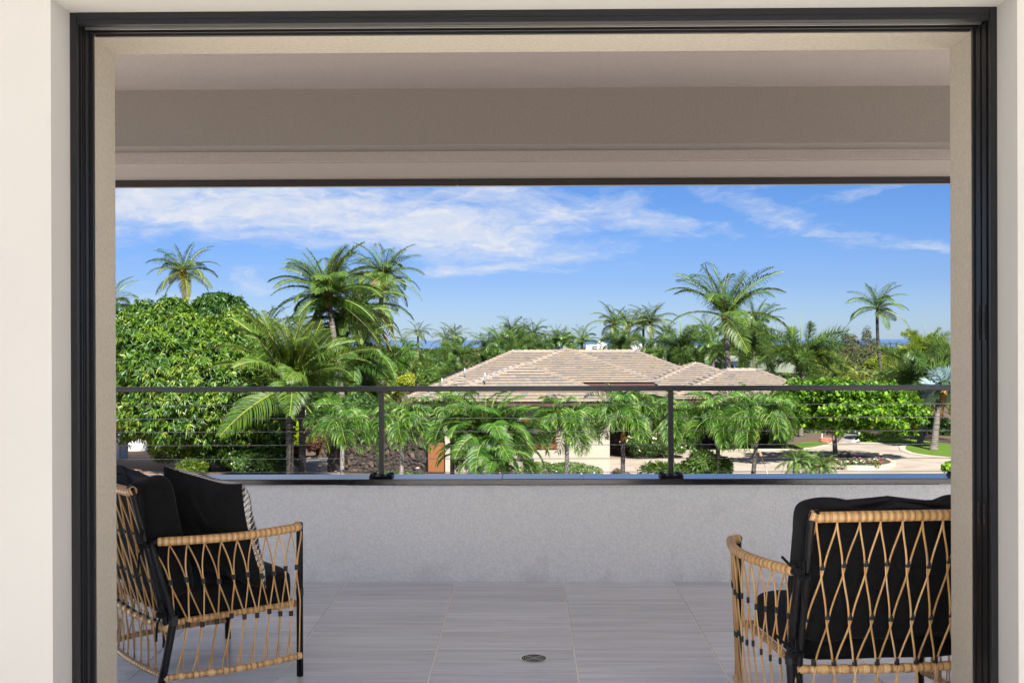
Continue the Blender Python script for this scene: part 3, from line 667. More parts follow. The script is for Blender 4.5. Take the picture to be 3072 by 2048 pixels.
# circular planter in the turning court
pc = G(2548, 1390)
PR = (2.38, 3.15)
planter = thing('planter_bed', 'round flower bed of dark mulch with a raised concrete kerb in the driveway', 'flower bed', (pc.x, pc.y, GZ))
b = MB(); n = 64; V = []
for k in range(n):
    a = 2*math.pi*k/n
    for dr_, z in ((0, -.05), (0, .20), (-.03, .225), (-.27, .225), (-.30, .20), (-.30, .05)): V.append(((PR[0]+dr_)*math.cos(a), (PR[1]+dr_)*math.sin(a), z))
Fc = [(k*6+j, ((k+1) % n)*6+j, ((k+1) % n)*6+j+1, k*6+j+1) for k in range(n) for j in range(5)]
b.add(V, Fc); b.build('kerb_ring', M['kerb'], planter, local=True)
b = MB(); V = [(0, 0, .30)]; rings = 6
for j in range(1, rings+1):
    for k in range(n):
        a = 2*math.pi*k/n; f = j/rings; V.append(((PR[0]-.27)*f*math.cos(a), (PR[1]-.27)*f*math.sin(a), .30-.15*f*f+rnd.uniform(-.015, .015)))
Fc = [(0, 1+k, 1+(k+1) % n) for k in range(n)]+[(1+(j-1)*n+k, 1+j*n+k, 1+j*n+(k+1) % n, 1+(j-1)*n+(k+1) % n) for j in range(1, rings) for k in range(n)]
M['mulch'] = mat('dark_mulch', (.035, .019, .012, 1), .95, n_scale=16, col2=(.11, .062, .04, 1), bump=.9, b_scale=45, b_dist=.03)
b.add(V, Fc); b.build('mulch', M['mulch'], planter, local=True)

# flagstone steps and river stones leading off beyond the lawn
st = thing('stepping_path', 'slate stepping path edged with pale river stones beyond the court', 'path', tuple(G(2545, 1318)))
for k in range(11):
    f = k/10; y = 1327-22*f; xl = 2516+24*f**1.0; xr = 2562+12*f; 
    a, c, a2, c2 = G(xl, y), G(xr, y), G(xl+2, y-1.4), G(xr+2, y-1.4); b = MB()
    b.add([(p.x, p.y, GZ+.06+.02*k) for p in (a, c, c2, a2)]+[(p.x, p.y, GZ-.01) for p in (a, c, c2, a2)], [(0, 1, 2, 3), (0, 4, 5, 1), (1, 5, 6, 2), (2, 6, 7, 3), (3, 7, 4, 0)])
    b.build('step', M['slate'], st)
import bmesh
def rock_mesh(seed, name, m, flat=1.0):
    r = random.Random(seed); bm = bmesh.new()
    for _ in range(15):
        v = Vector((r.gauss(0, 1), r.gauss(0, 1), r.gauss(0, 1))).normalized()*r.uniform(.82, 1.05); bm.verts.new((v.x, v.y*flat, v.z))
    h = bmesh.ops.convex_hull(bm, input=bm.verts[:]); 
    me = bpy.data.meshes.new(name); bm.to_mesh(me); bm.free(); me.materials.append(m); return me
ws = [rock_mesh(300+i, 'river_stone', M['white_stone'], .8) for i in range(3)]
for k in range(46):
    f = (k//2)/22; p = G(2560+20*math.sin(f*math.pi)*1+ (12*f)+rnd.uniform(-4, 6), 1329-24*f+rnd.uniform(-1, 1))
    o = obj('river_stone', ws[k % 3], st); o.location = (p.x-st.location.x, p.y-st.location.y, .08+.3*f*0+rnd.uniform(0, .05)); s_ = rnd.uniform(.10, .19); o.scale = (s_, s_, s_*.7); o.rotation_euler = (0, 0, rnd.uniform(0, 6))

# ------------------------------------------------------------------ dry-stone lava walls
lavas = [rock_mesh(400+i, 'stone', (M['lava'], M['lava2'], M['lava'], M['lava3'])[i % 4], .75) for i in range(12)]
def lava_wall(label, a, c, h, base, thick=.5, size=.25, maxn=300, cap=None, vis=1):
    """a stone wall from a to c (x,y); stones laid in uneven courses on both the face and the left end"""
    a, c = Vector(a), Vector(c); L = (c-a).length; d = (c-a)/L; nrm = Vector((d.y, -d.x))
    t = thing('lava_rock_wall', label, 'stone wall', (a.x, a.y, base)); b = MB()
    q = [a-nrm*0+nrm*-.06, c+nrm*-.06, c-nrm*thick, a-nrm*thick]
    q = [a-nrm*.06+d*.05, c-nrm*.06-d*.02, c-nrm*(thick-.05)-d*.02, a-nrm*(thick-.05)+d*.05]
    b.add([(v.x, v.y, base-.1) for v in q]+[(v.x, v.y, base+h-.05) for v in q], [(0, 1, 5, 4), (1, 2, 6, 5), (2, 3, 7, 6), (3, 0, 4, 7), (4, 5, 6, 7)])
    b.build('mortar_core', M['mortar'], t)
    cand = []
    z = size*.4; row = 0
    while z < h:
        x = rnd.uniform(-.05, .15)
        while x < L:
            s_ = size*rnd.uniform(.62, 1.35); cand.append((a+d*x-nrm*rnd.uniform(.02, .08), z+rnd.uniform(-.05, .05), s_)); x += s_*.86
        if 1:
            x = .1
            while x < thick: s_ = size*rnd.uniform(.7, 1.2); cand.append((a+d*.02-nrm*x, z+rnd.uniform(-.04, .04), s_)); x += s_*.9
        z += size*.74; row += 1
    x = 0
    while x < L:
        for k in range(2): cand.append((a+d*x-nrm*(thick*(.25+.5*k)), h-.06, size*rnd.uniform(.8, 1.25)))
        x += size*.85
    cand = cand
    for i, (p, z, s_) in enumerate(cand):
        me = rnd.choice(lavas); rot = Matrix.Rotation(math.atan2(d.y, d.x)+rnd.choice((0, math.pi)), 4, 'Z') @ Matrix.Rotation(rnd.uniform(0, 6.28), 4, 'Y')
        if i < maxn:
            o = obj('stone', me, t); o.location = (p.x-a.x, p.y-a.y, z); o.rotation_euler = rot.to_euler(); o.scale = (s_*.62, s_*.55, s_*.52)
        else:
            if i == maxn: rest = bmesh.new()
            tmp = bmesh.new(); tmp.from_mesh(me); tmp.transform(Matrix.Translation((p.x-a.x, p.y-a.y, z)) @ rot @ Matrix.Diagonal((s_*.62, s_*.55, s_*.52, 1)))
            tm = bpy.data.meshes.new('tmp'); tmp.to_mesh(tm); tmp.free(); rest.from_mesh(tm); bpy.data.meshes.remove(tm)
    if len(cand) > maxn:
        me = bpy.data.meshes.new('stones'); rest.to_mesh(me); rest.free(); me.materials.append(M['lava']); obj('stones', me, t, kind='stuff')
    return t
def xy(px, d): v = P(px, 1019, d); return (v.x, v.y)
lava_wall('dark lava rock wall left of the wooden gate beside the gravel path', xy(984, 59.2), xy(1272, 58.4), 1.80, GZ, .75, .27, 300)
lava_wall('lava rock wall set back between the house corner and the flowering shrubs', xy(1826, 67.4), xy(1960, 67.4), 2.05, GZ, .4, .27, 200)
lava_wall('lava rock wall by the right entrance column behind the driveway', xy(2085, 74.5), xy(2160, 74.5), 3.0, GZ, .4, .30, 220)
lava_wall('long lava rock wall behind the white flowering hedge', xy(2160, 77.5), xy(2330, 77.5), 2.4, GZ, .4, .32, 170)
lava_wall('raised lava rock terrace behind the gate wall under the roof corner', xy(960, 66.5), xy(1262, 66.0), 2.55, GZ, .5, .34, 150)

# ------------------------------------------------------------------ the neighbouring house
M['rt'] = [mat('roof_tile_%s' % n, c, .85, spec=.25, n_scale=4, n_amt=.07) for n, c in
           (('sand', (.235, .193, .153, 1)), ('tan', (.225, .188, .157, 1)), ('greige', (.200, .175, .158, 1)), ('peach', (.25, .195, .145, 1)), ('grey', (.175, .158, .148, 1)), ('light', (.24, .202, .170, 1)))]
M['under'] = mat('roof_underlay', (.03, .024, .02, 1), .9)
M['redwood'] = mat('red_brown_fascia', (.06, .018, .014, 1), .6, n_scale=5, n_amt=.1)
M['orange_wood'] = mat('orange_wood', (.185, .068, .014, 1), .5, n_scale=3, n_det=8, col2=(.13, .038, .008, 1), stretch=(9, 9, .35))
M['flash'] = mat('grey_flashing', (.42, .44, .47, 1), .4, metal=.5)
house = thing('neighbour_house', 'cream house with broad hipped roofs of sand-coloured flat tiles beyond the palms', 'house', (2.0, 62, GZ))
tm_cache = {}
def tile_mesh_(w, ln, i):
    k = (round(w, 2), i)
    if k not in tm_cache:
        b = MB(); b.box((-w/2, -ln/2, 0), (w/2, ln/2, .032)); b.v = [(x, y, z+.0) for x, y, z in b.v]; tm_cache[k] = b.mesh('roof_tile', M['rt'][i])
    return tm_cache[k]
n_tile = [0]; bulk = MB(); wch = [0]*26+[1]*24+[2]*19+[3]*15+[4]*6+[5]*18
def roof_face(poly, single=0, ex=.345, tw=.33):
    """lay courses of flat tiles on a planar roof slope; poly starts with the two eave corners"""
    p = [Vector(v) for v in poly]; u = (p[1]-p[0]).normalized(); nrm = (p[1]-p[0]).cross(p[2]-p[0]).normalized()
    if nrm.z < 0: nrm = -nrm; 
    v = nrm.cross(u); 
    if v.z < 0: v = -v
    q = [((w-p[0]).dot(u), (w-p[0]).dot(v)) for w in p]; vmax = max(a[1] for a in q)
    deck = MB(); deck.add([tuple(w-nrm*.03) for w in p], [tuple(range(len(p)))]); deck.build('roof_deck', M['under'], house)
    nv = max(1, round(vmax/ex)); ex = vmax/nv; run = 2
    for j in range(nv):
        vc = (j+.30)*ex; xs = []
        for i in range(len(q)):
            (x0, y0), (x1, y1) = q[i], q[(i+1) % len(q)]
            if (y0-vc)*(y1-vc) < 0: xs.append(x0+(x1-x0)*(vc-y0)/(y1-y0))
        if len(xs) < 2: continue
        lo, hi = min(xs), max(xs); x = lo-(j % 2)*tw*.5
        ci = rnd.choice(wch)
        while x < hi:
            a, c = max(lo, x), min(hi, x+tw-.006)
            if rnd.random() < .8: ci = rnd.choice(wch)
            if c-a > .05:
                v0, v1 = j*ex-.03, (j+1)*ex+.03; jit = rnd.uniform(0, .004)
                C = [p[0]+u*s_+v*t_+nrm*h for s_, t_, h in ((a, v0, .078+jit), (c, v0, .078+jit), (c, v1, .012+jit), (a, v1, .012+jit), (a, v0, .056), (c, v0, .056), (c, v1, -.01), (a, v1, -.01))]
                fs = [(0, 1, 2, 3), (0, 4, 5, 1), (0, 3, 7, 4), (1, 5, 6, 2), (4, 7, 6, 5)]
                if single and n_tile[0] < 300:
                    b = MB(); b.add(C, fs); b.build('roof_tile', M['rt'][ci], house); n_tile[0] += 1
                else: bulk.add(C, fs, ci)
            x += tw
def caps(a, c, w=.30, ln=.42, tag_='ridge_cap'):
    a, c = Vector(a), Vector(c); L = (c-a).length; d = (c-a)/L; s_ = d.cross(Vector((0, 0, 1))).normalized(); upv = s_.cross(d)
    n = max(1, int(L/ln)); ln = L/n
    for k in range(n):
        p0, p1 = a+d*(k*ln-.05), a+d*((k+1)*ln); V = []
        for pp, hh, ww in ((p0, .175, w*.56), (p1, .115, w*.48)):
            for o_, z in ((-1, -.06), (-.62, hh*.85), (0, hh), (.62, hh*.85), (1, -.06)): V.append(pp+s_*(o_*ww)+upv*z)
        ci = rnd.choice(wch)
        fs = [(i, i+1, i+6, i+5) for i in range(4)]+[(4, 3, 2, 1, 0)]
        cap_mb.add(V, fs, ci)
cap_mb = MB()
def hip(ex0, ex1, y0, ze, xp0, xp1, yp, zp, single=False, back=True, lcut=None):
    """hipped roof: eave ex0..ex1 at y0, ridge xp0..xp1 at yp (zp); back half mirrors the front"""
    A, B = (ex0, y0, ze), (ex1, y0, ze); C, D = (xp1, yp, zp), (xp0, yp, zp); yb = yp+(yp-y0)
    roof_face([A, B, C, D] if xp1-xp0 > .05 else [A, B, C], single, ex=.42 if single else .345)
    A2, B2 = (ex0, yb, ze), (ex1, yb, ze)
    roof_face([A2, A, D]); roof_face([B, B2, C])
    deck = MB(); deck.add([B2, A2, D, C], [(0, 1, 2, 3)]); deck.build('roof_deck', M['rt'][1], house)
    caps(A, D); caps(B, C)
    if xp1-xp0 > .05: caps(D, C)
    caps(A2, D); caps(B2, C)
    f = MB(); t_ = .16
    f.box((ex0+.03, y0+.03, ze-.20), (ex1-.03, yb-.03, ze-.045)); f.build('fascia', M['redwood'], house)
# front wing, clerestory, main roof, two entrance roofs
hip(-5.05, 5.05, 57.9, -3.2, 0, .02, 62.9, -1.36, single=True)
hip(-2.46, 7.34, 62.5, -2.39, 2.44, 2.46, 67.4, -.60)
hip(-7.6, 14.8, 73.0, -3.71, -.90, 7.83, 81.0, -.86)
hip(6.05, 16.8, 70.6, -3.58, 11.38, 11.45, 75.9, -1.64)
hip(8.5, 18.1, 67.4, -3.58, 12.8, 14.6, 71.8, -1.97)
hip(-5.6, -1.4, 58.9, -3.15, -3.52, -3.48, 60.9, -2.08)
bulk.build('roof_tiles', M['rt'], house, kind='stuff'); cap_mb.build('ridge_caps', M['rt'], house, kind='stuff')
b = MB()                                        # valley flashing and vent pipes between wing and main roof
b.add([(-3.9, 59.75, -2.62), (-3.75, 59.68, -2.66), (-.55, 62.4, -1.42), (-.62, 62.5, -1.38)], [(0, 1, 2, 3)]); b.build('flashing', M['flash'], house)
for px, py, d in ((1455, 1126, 60.0), (1326, 1142, 60), (1394, 1112, 61.5)):
    p = P(px, py, d); b = MB(); b.tube([p+Vector((0, 0, -.35)), p+Vector((0, 0, .12)), p+Vector((0, 0, .14))], [.045, .045, .03], 10); b.build('vent_pipe', M['flash'], house, smooth=True)
p0, p1 = P(1312, 1140, 66.5), P(1402, 1103, 68.5)
sp_ = MB(); w_ = Vector((-.6, 1.8, -.25)); n_ = Vector((0, 0, .09)); sp_.add([p0, p1, p1+w_, p0+w_, p0+n_, p1+n_, p1+w_+n_, p0+w_+n_], [(4, 5, 6, 7), (0, 1, 5, 4), (1, 2, 6, 5), (2, 3, 7, 6), (3, 0, 4, 7)])
sp_.build('solar_panel', mat('dark_panel', (.012, .013, .018, 1), .15, spec=.8), house)
# walls
def wall(x0, x1, y, z0, z1, m, name='wall', th=.3, par=None):
    b = MB(); b.box((x0, y, z0), (x1, y+th, z1)); return b.build(name, m, par or house)
fx0, fx1 = P(1333, 1019, 58.8).x, P(1828, 1019, 58.8).x
wx0, wx1 = P(1566, 1019, 58.8).x, P(1668, 1019, 58.8).x
wz0, wz1 = P(1600, 1330, 58.8).z, P(1600, 1262, 58.8).z
b = MB()
b.box((fx0, 58.8, GZ-.1), (wx0, 59.1, -3.36)); b.box((wx1, 58.8, GZ-.1), (fx1, 59.1, -3.36)); b.box((wx0, 58.8, GZ-.1), (wx1, 59.1, wz0)); b.box((wx0, 58.8, wz1), (wx1, 59.1, -3.36))
b.box((fx1-.3, 59.1, GZ-.1), (fx1, 66, -3.36)); b.box((fx0, 59.1, GZ-.1), (fx0+.3, 66, -3.36))
b.build('wall', M['cream'], house)
M['dark_glass'] = mat('dark_glass', (.006, .008, .009, 1), .06, spec=.9)
win = MB(); f_ = .09
for a, c in (((wx0-.06, 58.72, wz0-.26), (wx1+.06, 58.86, wz0)), ((wx0-.02, 58.76, wz1-.02), (wx1+.02, 58.86, wz1+.1)), ((wx0, 58.77, wz0+.002), (wx0+f_, 58.9, wz1-.022)), ((wx1-f_, 58.77, wz0+.002), (wx1, 58.9, wz1-.022)), (((wx0+wx1)/2-.035, 58.79, wz0+.002), ((wx0+wx1)/2+.035, 58.88, wz1-.022))):
    win.box(a, c)
wo_ = win.build('window', M['orange_wood'], house)
b = MB(); b.box((wx0+.01, 58.93, wz0-.01), (wx1-.01, 58.96, wz1+.01)); b.build('pane', M['dark_glass'], wo_)
wall(P(1260, 1019, 60.4).x, fx0+.01, 60.4, GZ-.1, P(1300, 1284, 60.4).z, M['cream'])
wall(-6.2, 13, 76.5, GZ-.1, -3.8, M['cream'])
wall(P(1950, 1019, 73).x, P(2045, 1019, 73).x, 73, GZ-.1, -3.7, M['cream'])
wall(P(2045, 1019, 74).x, P(2330, 1019, 74).x, 78.2, GZ-.1, -3.7, M['cream'])
for px, d in ((2075, 71.5), (1972, 71.0)):
    x = P(px, 1019, d).x; b = MB(); b.box((x-.19, d, GZ-.05), (x+.19, d+.4, -3.7)); b.box((x-.24, d-.05, GZ-.04), (x+.24, d+.45, GZ+.15)); b.build('column', M['cream'], house)
x = P(2040, 1019, 72.5).x; b = MB(); 
for k in range(5): b.box((x-.75+.3*k, 72.6, GZ), (x-.75+.3*k+.285, 72.66, GZ+2.5))
b.build('entrance_door', M['orange_wood'], house)
# gate of vertical boards in a black frame
gx0, gx1 = P(1283, 1019, 58.6).x, P(1331, 1019, 58.6).x; gz1 = P(1300, 1326, 58.6).z
gate = thing('wooden_gate', 'orange-brown vertical board gate in a black frame between lava wall and cream wall', 'gate', ((gx0+gx1)/2, 58.6, GZ))
b = MB(); fr = .055
b.box((gx0-fr, 58.56, GZ), (gx0, 58.66, gz1+fr)); b.box((gx1, 58.56, GZ), (gx1+fr, 58.66, gz1+fr)); b.box((gx0, 58.56, gz1), (gx1, 58.66, gz1+fr)); b.build('gate_frame', M['black_metal'], gate)
nb = 7; w_ = (gx1-gx0)/nb
for k in range(nb):
    b = MB(); b.box((gx0+k*w_+.003, 58.60-.004*(k % 2), GZ+.05), (gx0+(k+1)*w_-.003, 58.64, gz1-.004)); b.build('board', M['orange_wood'], gate)

# green-roofed house further off, with solar panels; white hotel block by the sea; white garage on the left
M['green_roof'] = mat('pale_green_tile', (.17, .19, .145, 1), .8, n_scale=6, n_amt=.1)
gh = thing('green_roof_house', 'far house with a pale green tiled roof carrying solar panels', 'house', (20, 108, GZ))
def gable(parent, corners, apex, m):
    b = MB(); V = [Vector(c) for c in corners]; 
    for i in range(len(V)-1):
        A, B_ = V[i], V[i+1]; ap = [Vector(q) for q in apex]; T0, T1 = (ap[0], ap[-1]) if len(ap) > 1 else (ap[0], ap[0])
        n = 13
        for j in range(n):
            f, g = j/n, (j+1)/n; a0, a1 = A.lerp(T0, f), B_.lerp(T1, f); b0, b1 = A.lerp(T0, g), B_.lerp(T1, g)
            l = Vector((0, 0, .06)); b.add([a0+l, a1+l, b1, b0, a0, a1], [(0, 1, 2, 3), (0, 4, 5, 1)])
    return b.build('roof', m, parent)
gable(gh, [P(2095, 1120, 104), P(2345, 1120, 104)], [P(2120, 1066, 112), P(2330, 1066, 112)], M['green_roof'])
gable(gh, [P(2290, 1115, 96), P(2420, 1120, 104)], [P(2332, 1066, 103)], M['green_roof'])
b = MB(); A_, B_ = P(2110, 1118, 105), P(2340, 1118, 105); b.box((A_.x, 105.5, GZ-.1), (B_.x, 113, A_.z)); b.build('wall', M['cream'], gh)
for k in range(3):
    x0, x1 = 2197+17.5*k, 2213+17.5*k; b = MB(); q = [P(x0+4, 1103, 104.8), P(x1+4, 1103, 104.8), P(x1-1, 1087, 107.2), P(x0-1, 1087, 107.2)]
    l = Vector((0, -.05, .14)); b.add([v+l for v in q]+[v+l*.3 for v in q], [(0, 1, 2, 3), (0, 4, 5, 1), (1, 5, 6, 2), (3, 7, 4, 0)]); b.build('solar_panel', mat('solar_glass', (.12, .19, .24, 1), .2, spec=.8), gh)
M['hotel'] = mat('white_render', (.50, .50, .50, 1), .8)
ho = thing('hotel_block', 'white flat-roofed hotel block with balconies near the shore', 'hotel', (P(1790, 1019, 620).x, 620, tz(620)))
def hb(x0, x1, y0, y1, d, depth=14, m='hotel', name='wall', par=ho):
    a, c = P(x0, y1, d), P(x1, y0, d); b = MB(); b.box((a.x, a.y, a.z), (c.x, a.y+depth, c.z)); return b.build(name, M[m], par)
hb(1758, 1822, 1034, 1075, 620); hb(1792, 1810, 1023, 1034, 622, 8); hb(1806, 1822, 1030, 1034, 621, 8)
M['shade'] = mat('recess_dark', (.05, .05, .055, 1), .8)
for y in (1039, 1047.5):
    for x0, x1 in ((1777, 1792), (1798, 1804), (1811, 1818)):
        o = hb(x0, x1, y, y+4.5, 619.8, .6, 'dark_glass', 'window'); hb(x0-.4, x1+.4, y+3.6, y+5.2, 618.6, 1.0, 'hotel', 'balcony_front', o)
for (x0, x1, y0) in ((1895, 1916, 1020), (1880, 1935, 1032), (1950, 1990, 1030), (2040, 2092, 1036), (2058, 2072, 1028)): hb(x0, x1, y0, 1078, 640)
for (x0, y) in ((1907, 1024), (1958, 1035), (1972, 1035), (2062, 1040)): hb(x0, x0+5, y, y+5, 639.7, .5, 'dark_glass', 'window')
gr = thing('garage_building', 'white garage with panelled doors on the brown driveway behind the mango tree', 'garage', (P(440, 1019, 71).x, 71, GZ))
a, c = P(366, 1356, 71), P(640, 1210, 71); b = MB(); b.box((a.x-4, 71, GZ-.05), (c.x, 80, GZ+3.3)); b.build('wall', M['hotel'], gr)
b = MB(); b.add([(a.x-5, 70, GZ+3.3), (c.x+.8, 70, GZ+3.3), (c.x-2, 75.5, GZ+5.2), (a.x-2, 75.5, GZ+5.2)], [(0, 1, 2, 3)]); b.build('roof', M['rt'][1], gr)
for k in range(2):
    x0 = a.x+.5+2.75*k
    dd = MB(); dd.box((x0, 70.93, GZ), (x0+2.5, 70.99, GZ+2.3)); dob = dd.build('garage_door', M['hotel'], gr)
    for i in range(4):
        for j in range(4): b = MB(); b.box((x0+.1+.6*i, 70.90, GZ+.1+.55*j), (x0+.55+.6*i, 70.925, GZ+.52+.55*j), bev=.01); b.build('door_panel', M['hotel'], dob)
p = G(356, 1375); pl = thing('gate_pillar', 'grey and cream square pillar at the edge of the brown driveway', 'pillar', tuple(p))
b = MB(); b.box((p.x-.45, p.y, GZ), (p.x+.05, p.y+.5, GZ+1.25)); b.box((p.x-.55, p.y-.06, GZ+1.25), (p.x+.12, p.y+.56, GZ+1.35)); b.build('shaft', M['hotel'], pl)
b = MB(); b.box((p.x+.06, p.y+.05, GZ), (p.x+.40, p.y+.45, GZ+1.2)); b.build('side_pier', mat('grey_render', (.33, .34, .35, 1), .85), pl)
# ------------------------------------------------------------------ vegetation
DG, MG, LG, YG = (.022, .062, .010), (.052, .125, .014), (.125, .215, .022), (.26, .30, .030)
M['coco'] = leafmat('coconut_leaf', [(0, (.028, .075, .014)), (.35, (.06, .135, .018)), (.65, (.115, .195, .022)), (.88, (.22, .26, .03)), (1, (.33, .27, .05))], .44, .32, .12, .35)
M['coco_gold'] = leafmat('golden_coconut_leaf', [(0, (.045, .09, .014)), (.4, (.085, .15, .018)), (.75, (.24, .24, .03)), (1, (.44, .32, .05))], .44, .32, .12, .35)
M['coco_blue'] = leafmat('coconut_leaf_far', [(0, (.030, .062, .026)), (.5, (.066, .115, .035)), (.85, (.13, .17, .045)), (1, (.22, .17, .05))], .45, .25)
M['adon'] = leafmat('christmas_palm_leaf', [(0, (.022, .075, .012)), (.45, (.055, .15, .016)), (.75, (.15, .27, .03)), (1, (.46, .55, .15))], .46, .30, .12, .28)
M['fox'] = leafmat('foxtail_leaf', [(0, (.035, .085, .018)), (.5, (.095, .17, .03)), (1, (.26, .34, .07))], .42, .25)
M['foxy'] = leafmat('foxtail_leaf_young', [(0, (.08, .14, .012)), (.5, (.19, .27, .02)), (1, (.42, .46, .05))], .42, .3)
M['areca'] = leafmat('areca_leaf', [(0, (.045, .095, .012)), (.4, (.14, .21, .02)), (.75, (.34, .32, .03)), (1, (.42, .22, .03))], .42, .3)
M['feather'] = leafmat('queen_palm_leaf', [(0, (.028, .07, .014)), (.5, (.085, .17, .022)), (1, (.23, .31, .04))], .42, .3)
M['silver'] = leafmat('silver_fan_leaf', [(0, (.24, .32, .31)), (1, (.48, .56, .54))], .5, .1)
M['dead'] = leafmat('dying_leaf', [(0, (.10, .045, .03)), (.5, (.32, .13, .03)), (1, (.50, .30, .04))], .6, .2)
M['mango'] = leafmat('mango_leaf', [(0, (.026, .078, .010)), (.4, (.062, .15, .016)), (.7, (.135, .24, .02)), (.94, (.26, .37, .03)), (1, (.38, .40, .05))], .36, .28, .05)
M['clusia'] = leafmat('round_leaf', [(0, (.03, .09, .008)), (.4, (.085, .20, .012)), (.75, (.20, .38, .020)), (1, (.32, .44, .03))], .48, .30, .05, .3)
M['shrub'] = leafmat('shrub_leaf', [(0, (.028, .070, .014)), (.5, (.065, .14, .018)), (1, (.17, .26, .03))], .45, .25)
M['shrub_y'] = leafmat('yellow_shrub_leaf', [(0, (.06, .12, .010)), (.5, (.20, .28, .015)), (1, (.52, .50, .03))], .42, .3)
M['olive'] = leafmat('dry_olive_leaf', [(0, (.055, .065, .024)), (.5, (.12, .125, .04)), (1, (.22, .20, .06))], .6, .2)
M['croton'] = leafmat('red_croton_leaf', [(0, (.06, .02, .012)), (.6, (.19, .055, .022)), (1, (.30, .13, .03))], .45, .2)
M['petal_w'] = leafmat('white_petal', [(0, (.70, .66, .62)), (1, (.82, .80, .76))], .6, .2)
M['petal_p'] = leafmat('magenta_petal', [(0, (.52, .045, .26)), (1, (.70, .12, .42))], .6, .2)
M['petal_pk'] = leafmat('blush_petal', [(0, (.70, .48, .38)), (1, (.80, .66, .56))], .6, .2)
M['petal_r'] = leafmat('red_petal', [(0, (.55, .03, .03)), (1, (.70, .10, .08))], .6, .2)
M['petal_b'] = leafmat('blue_petal', [(0, (.40, .45, .75)), (1, (.60, .62, .82))], .6, .2)
M['rachis'] = mat('leaf_rib', (.17, .20, .035, 1), .5)
M['rachis_g'] = mat('leaf_rib_green', (.12, .19, .03, 1), .5)
def trunkmat(name, c1, c2, ring=9.0):
    m, nt, b, out = mat_base(name); b.inputs['Roughness'].default_value = .9; b.inputs['Specular IOR Level'].default_value = .2
    g = nt.nodes.new('ShaderNodeTexCoord'); mp = nt.nodes.new('ShaderNodeMapping'); mp.inputs['Scale'].default_value = (.6, .6, ring)
    nt.links.new(g.outputs['Object'], mp.inputs[0]); n = nt.nodes.new('ShaderNodeTexNoise'); n.inputs['Scale'].default_value = 2.2; n.inputs['Detail'].default_value = 6
    nt.links.new(mp.outputs[0], n.inputs[0]); mr = nt.nodes.new('ShaderNodeMapRange'); mr.inputs[1].default_value = .36; mr.inputs[2].default_value = .62; nt.links.new(n.outputs[0], mr.inputs[0])
    mx = nt.nodes.new('ShaderNodeMix'); mx.data_type = 'RGBA'; mx.inputs[6].default_value = c1; mx.inputs[7].default_value = c2
    nt.links.new(mr.outputs[0], mx.inputs[0]); nt.links.new(mx.outputs[2], b.inputs['Base Color'])
    bp = nt.nodes.new('ShaderNodeBump'); bp.inputs['Strength'].default_value = .8; bp.inputs['Distance'].default_value = .03; nt.links.new(n.outputs[0], bp.inputs['Height']); nt.links.new(bp.outputs[0], b.inputs['Normal'])
    return m
M['trunk'] = trunkmat('palm_trunk', (0.045, 0.039, 0.033, 1), (0.186, 0.167, 0.143, 1), 12)
M['trunk_d'] = trunkmat('dark_palm_trunk', (0.018, 0.016, 0.014, 1), (0.099, 0.090, 0.081, 1), 14)
M['trunk_l'] = trunkmat('pale_palm_trunk', (0.096, 0.090, 0.084, 1), (0.260, 0.248, 0.229, 1), 10)
M['bark'] = trunkmat('grey_bark', (0.078, 0.069, 0.060, 1), (0.205, 0.192, 0.180, 1), 1.2)
M['bark_d'] = trunkmat('dark_bark', (0.030, 0.024, 0.019, 1), (0.087, 0.074, 0.062, 1), 1.0)
M['shaft'] = trunkmat('green_crownshaft', (0.102, 0.150, 0.018, 1), (0.186, 0.211, 0.025, 1), .5)
M['shaft_b'] = trunkmat('brown_crownshaft', (0.078, 0.030, 0.012, 1), (0.174, 0.081, 0.031, 1), .6)
M['boot'] = trunkmat('fibre_boot', (0.132, 0.060, 0.024, 1), (0.260, 0.161, 0.068, 1), 3)

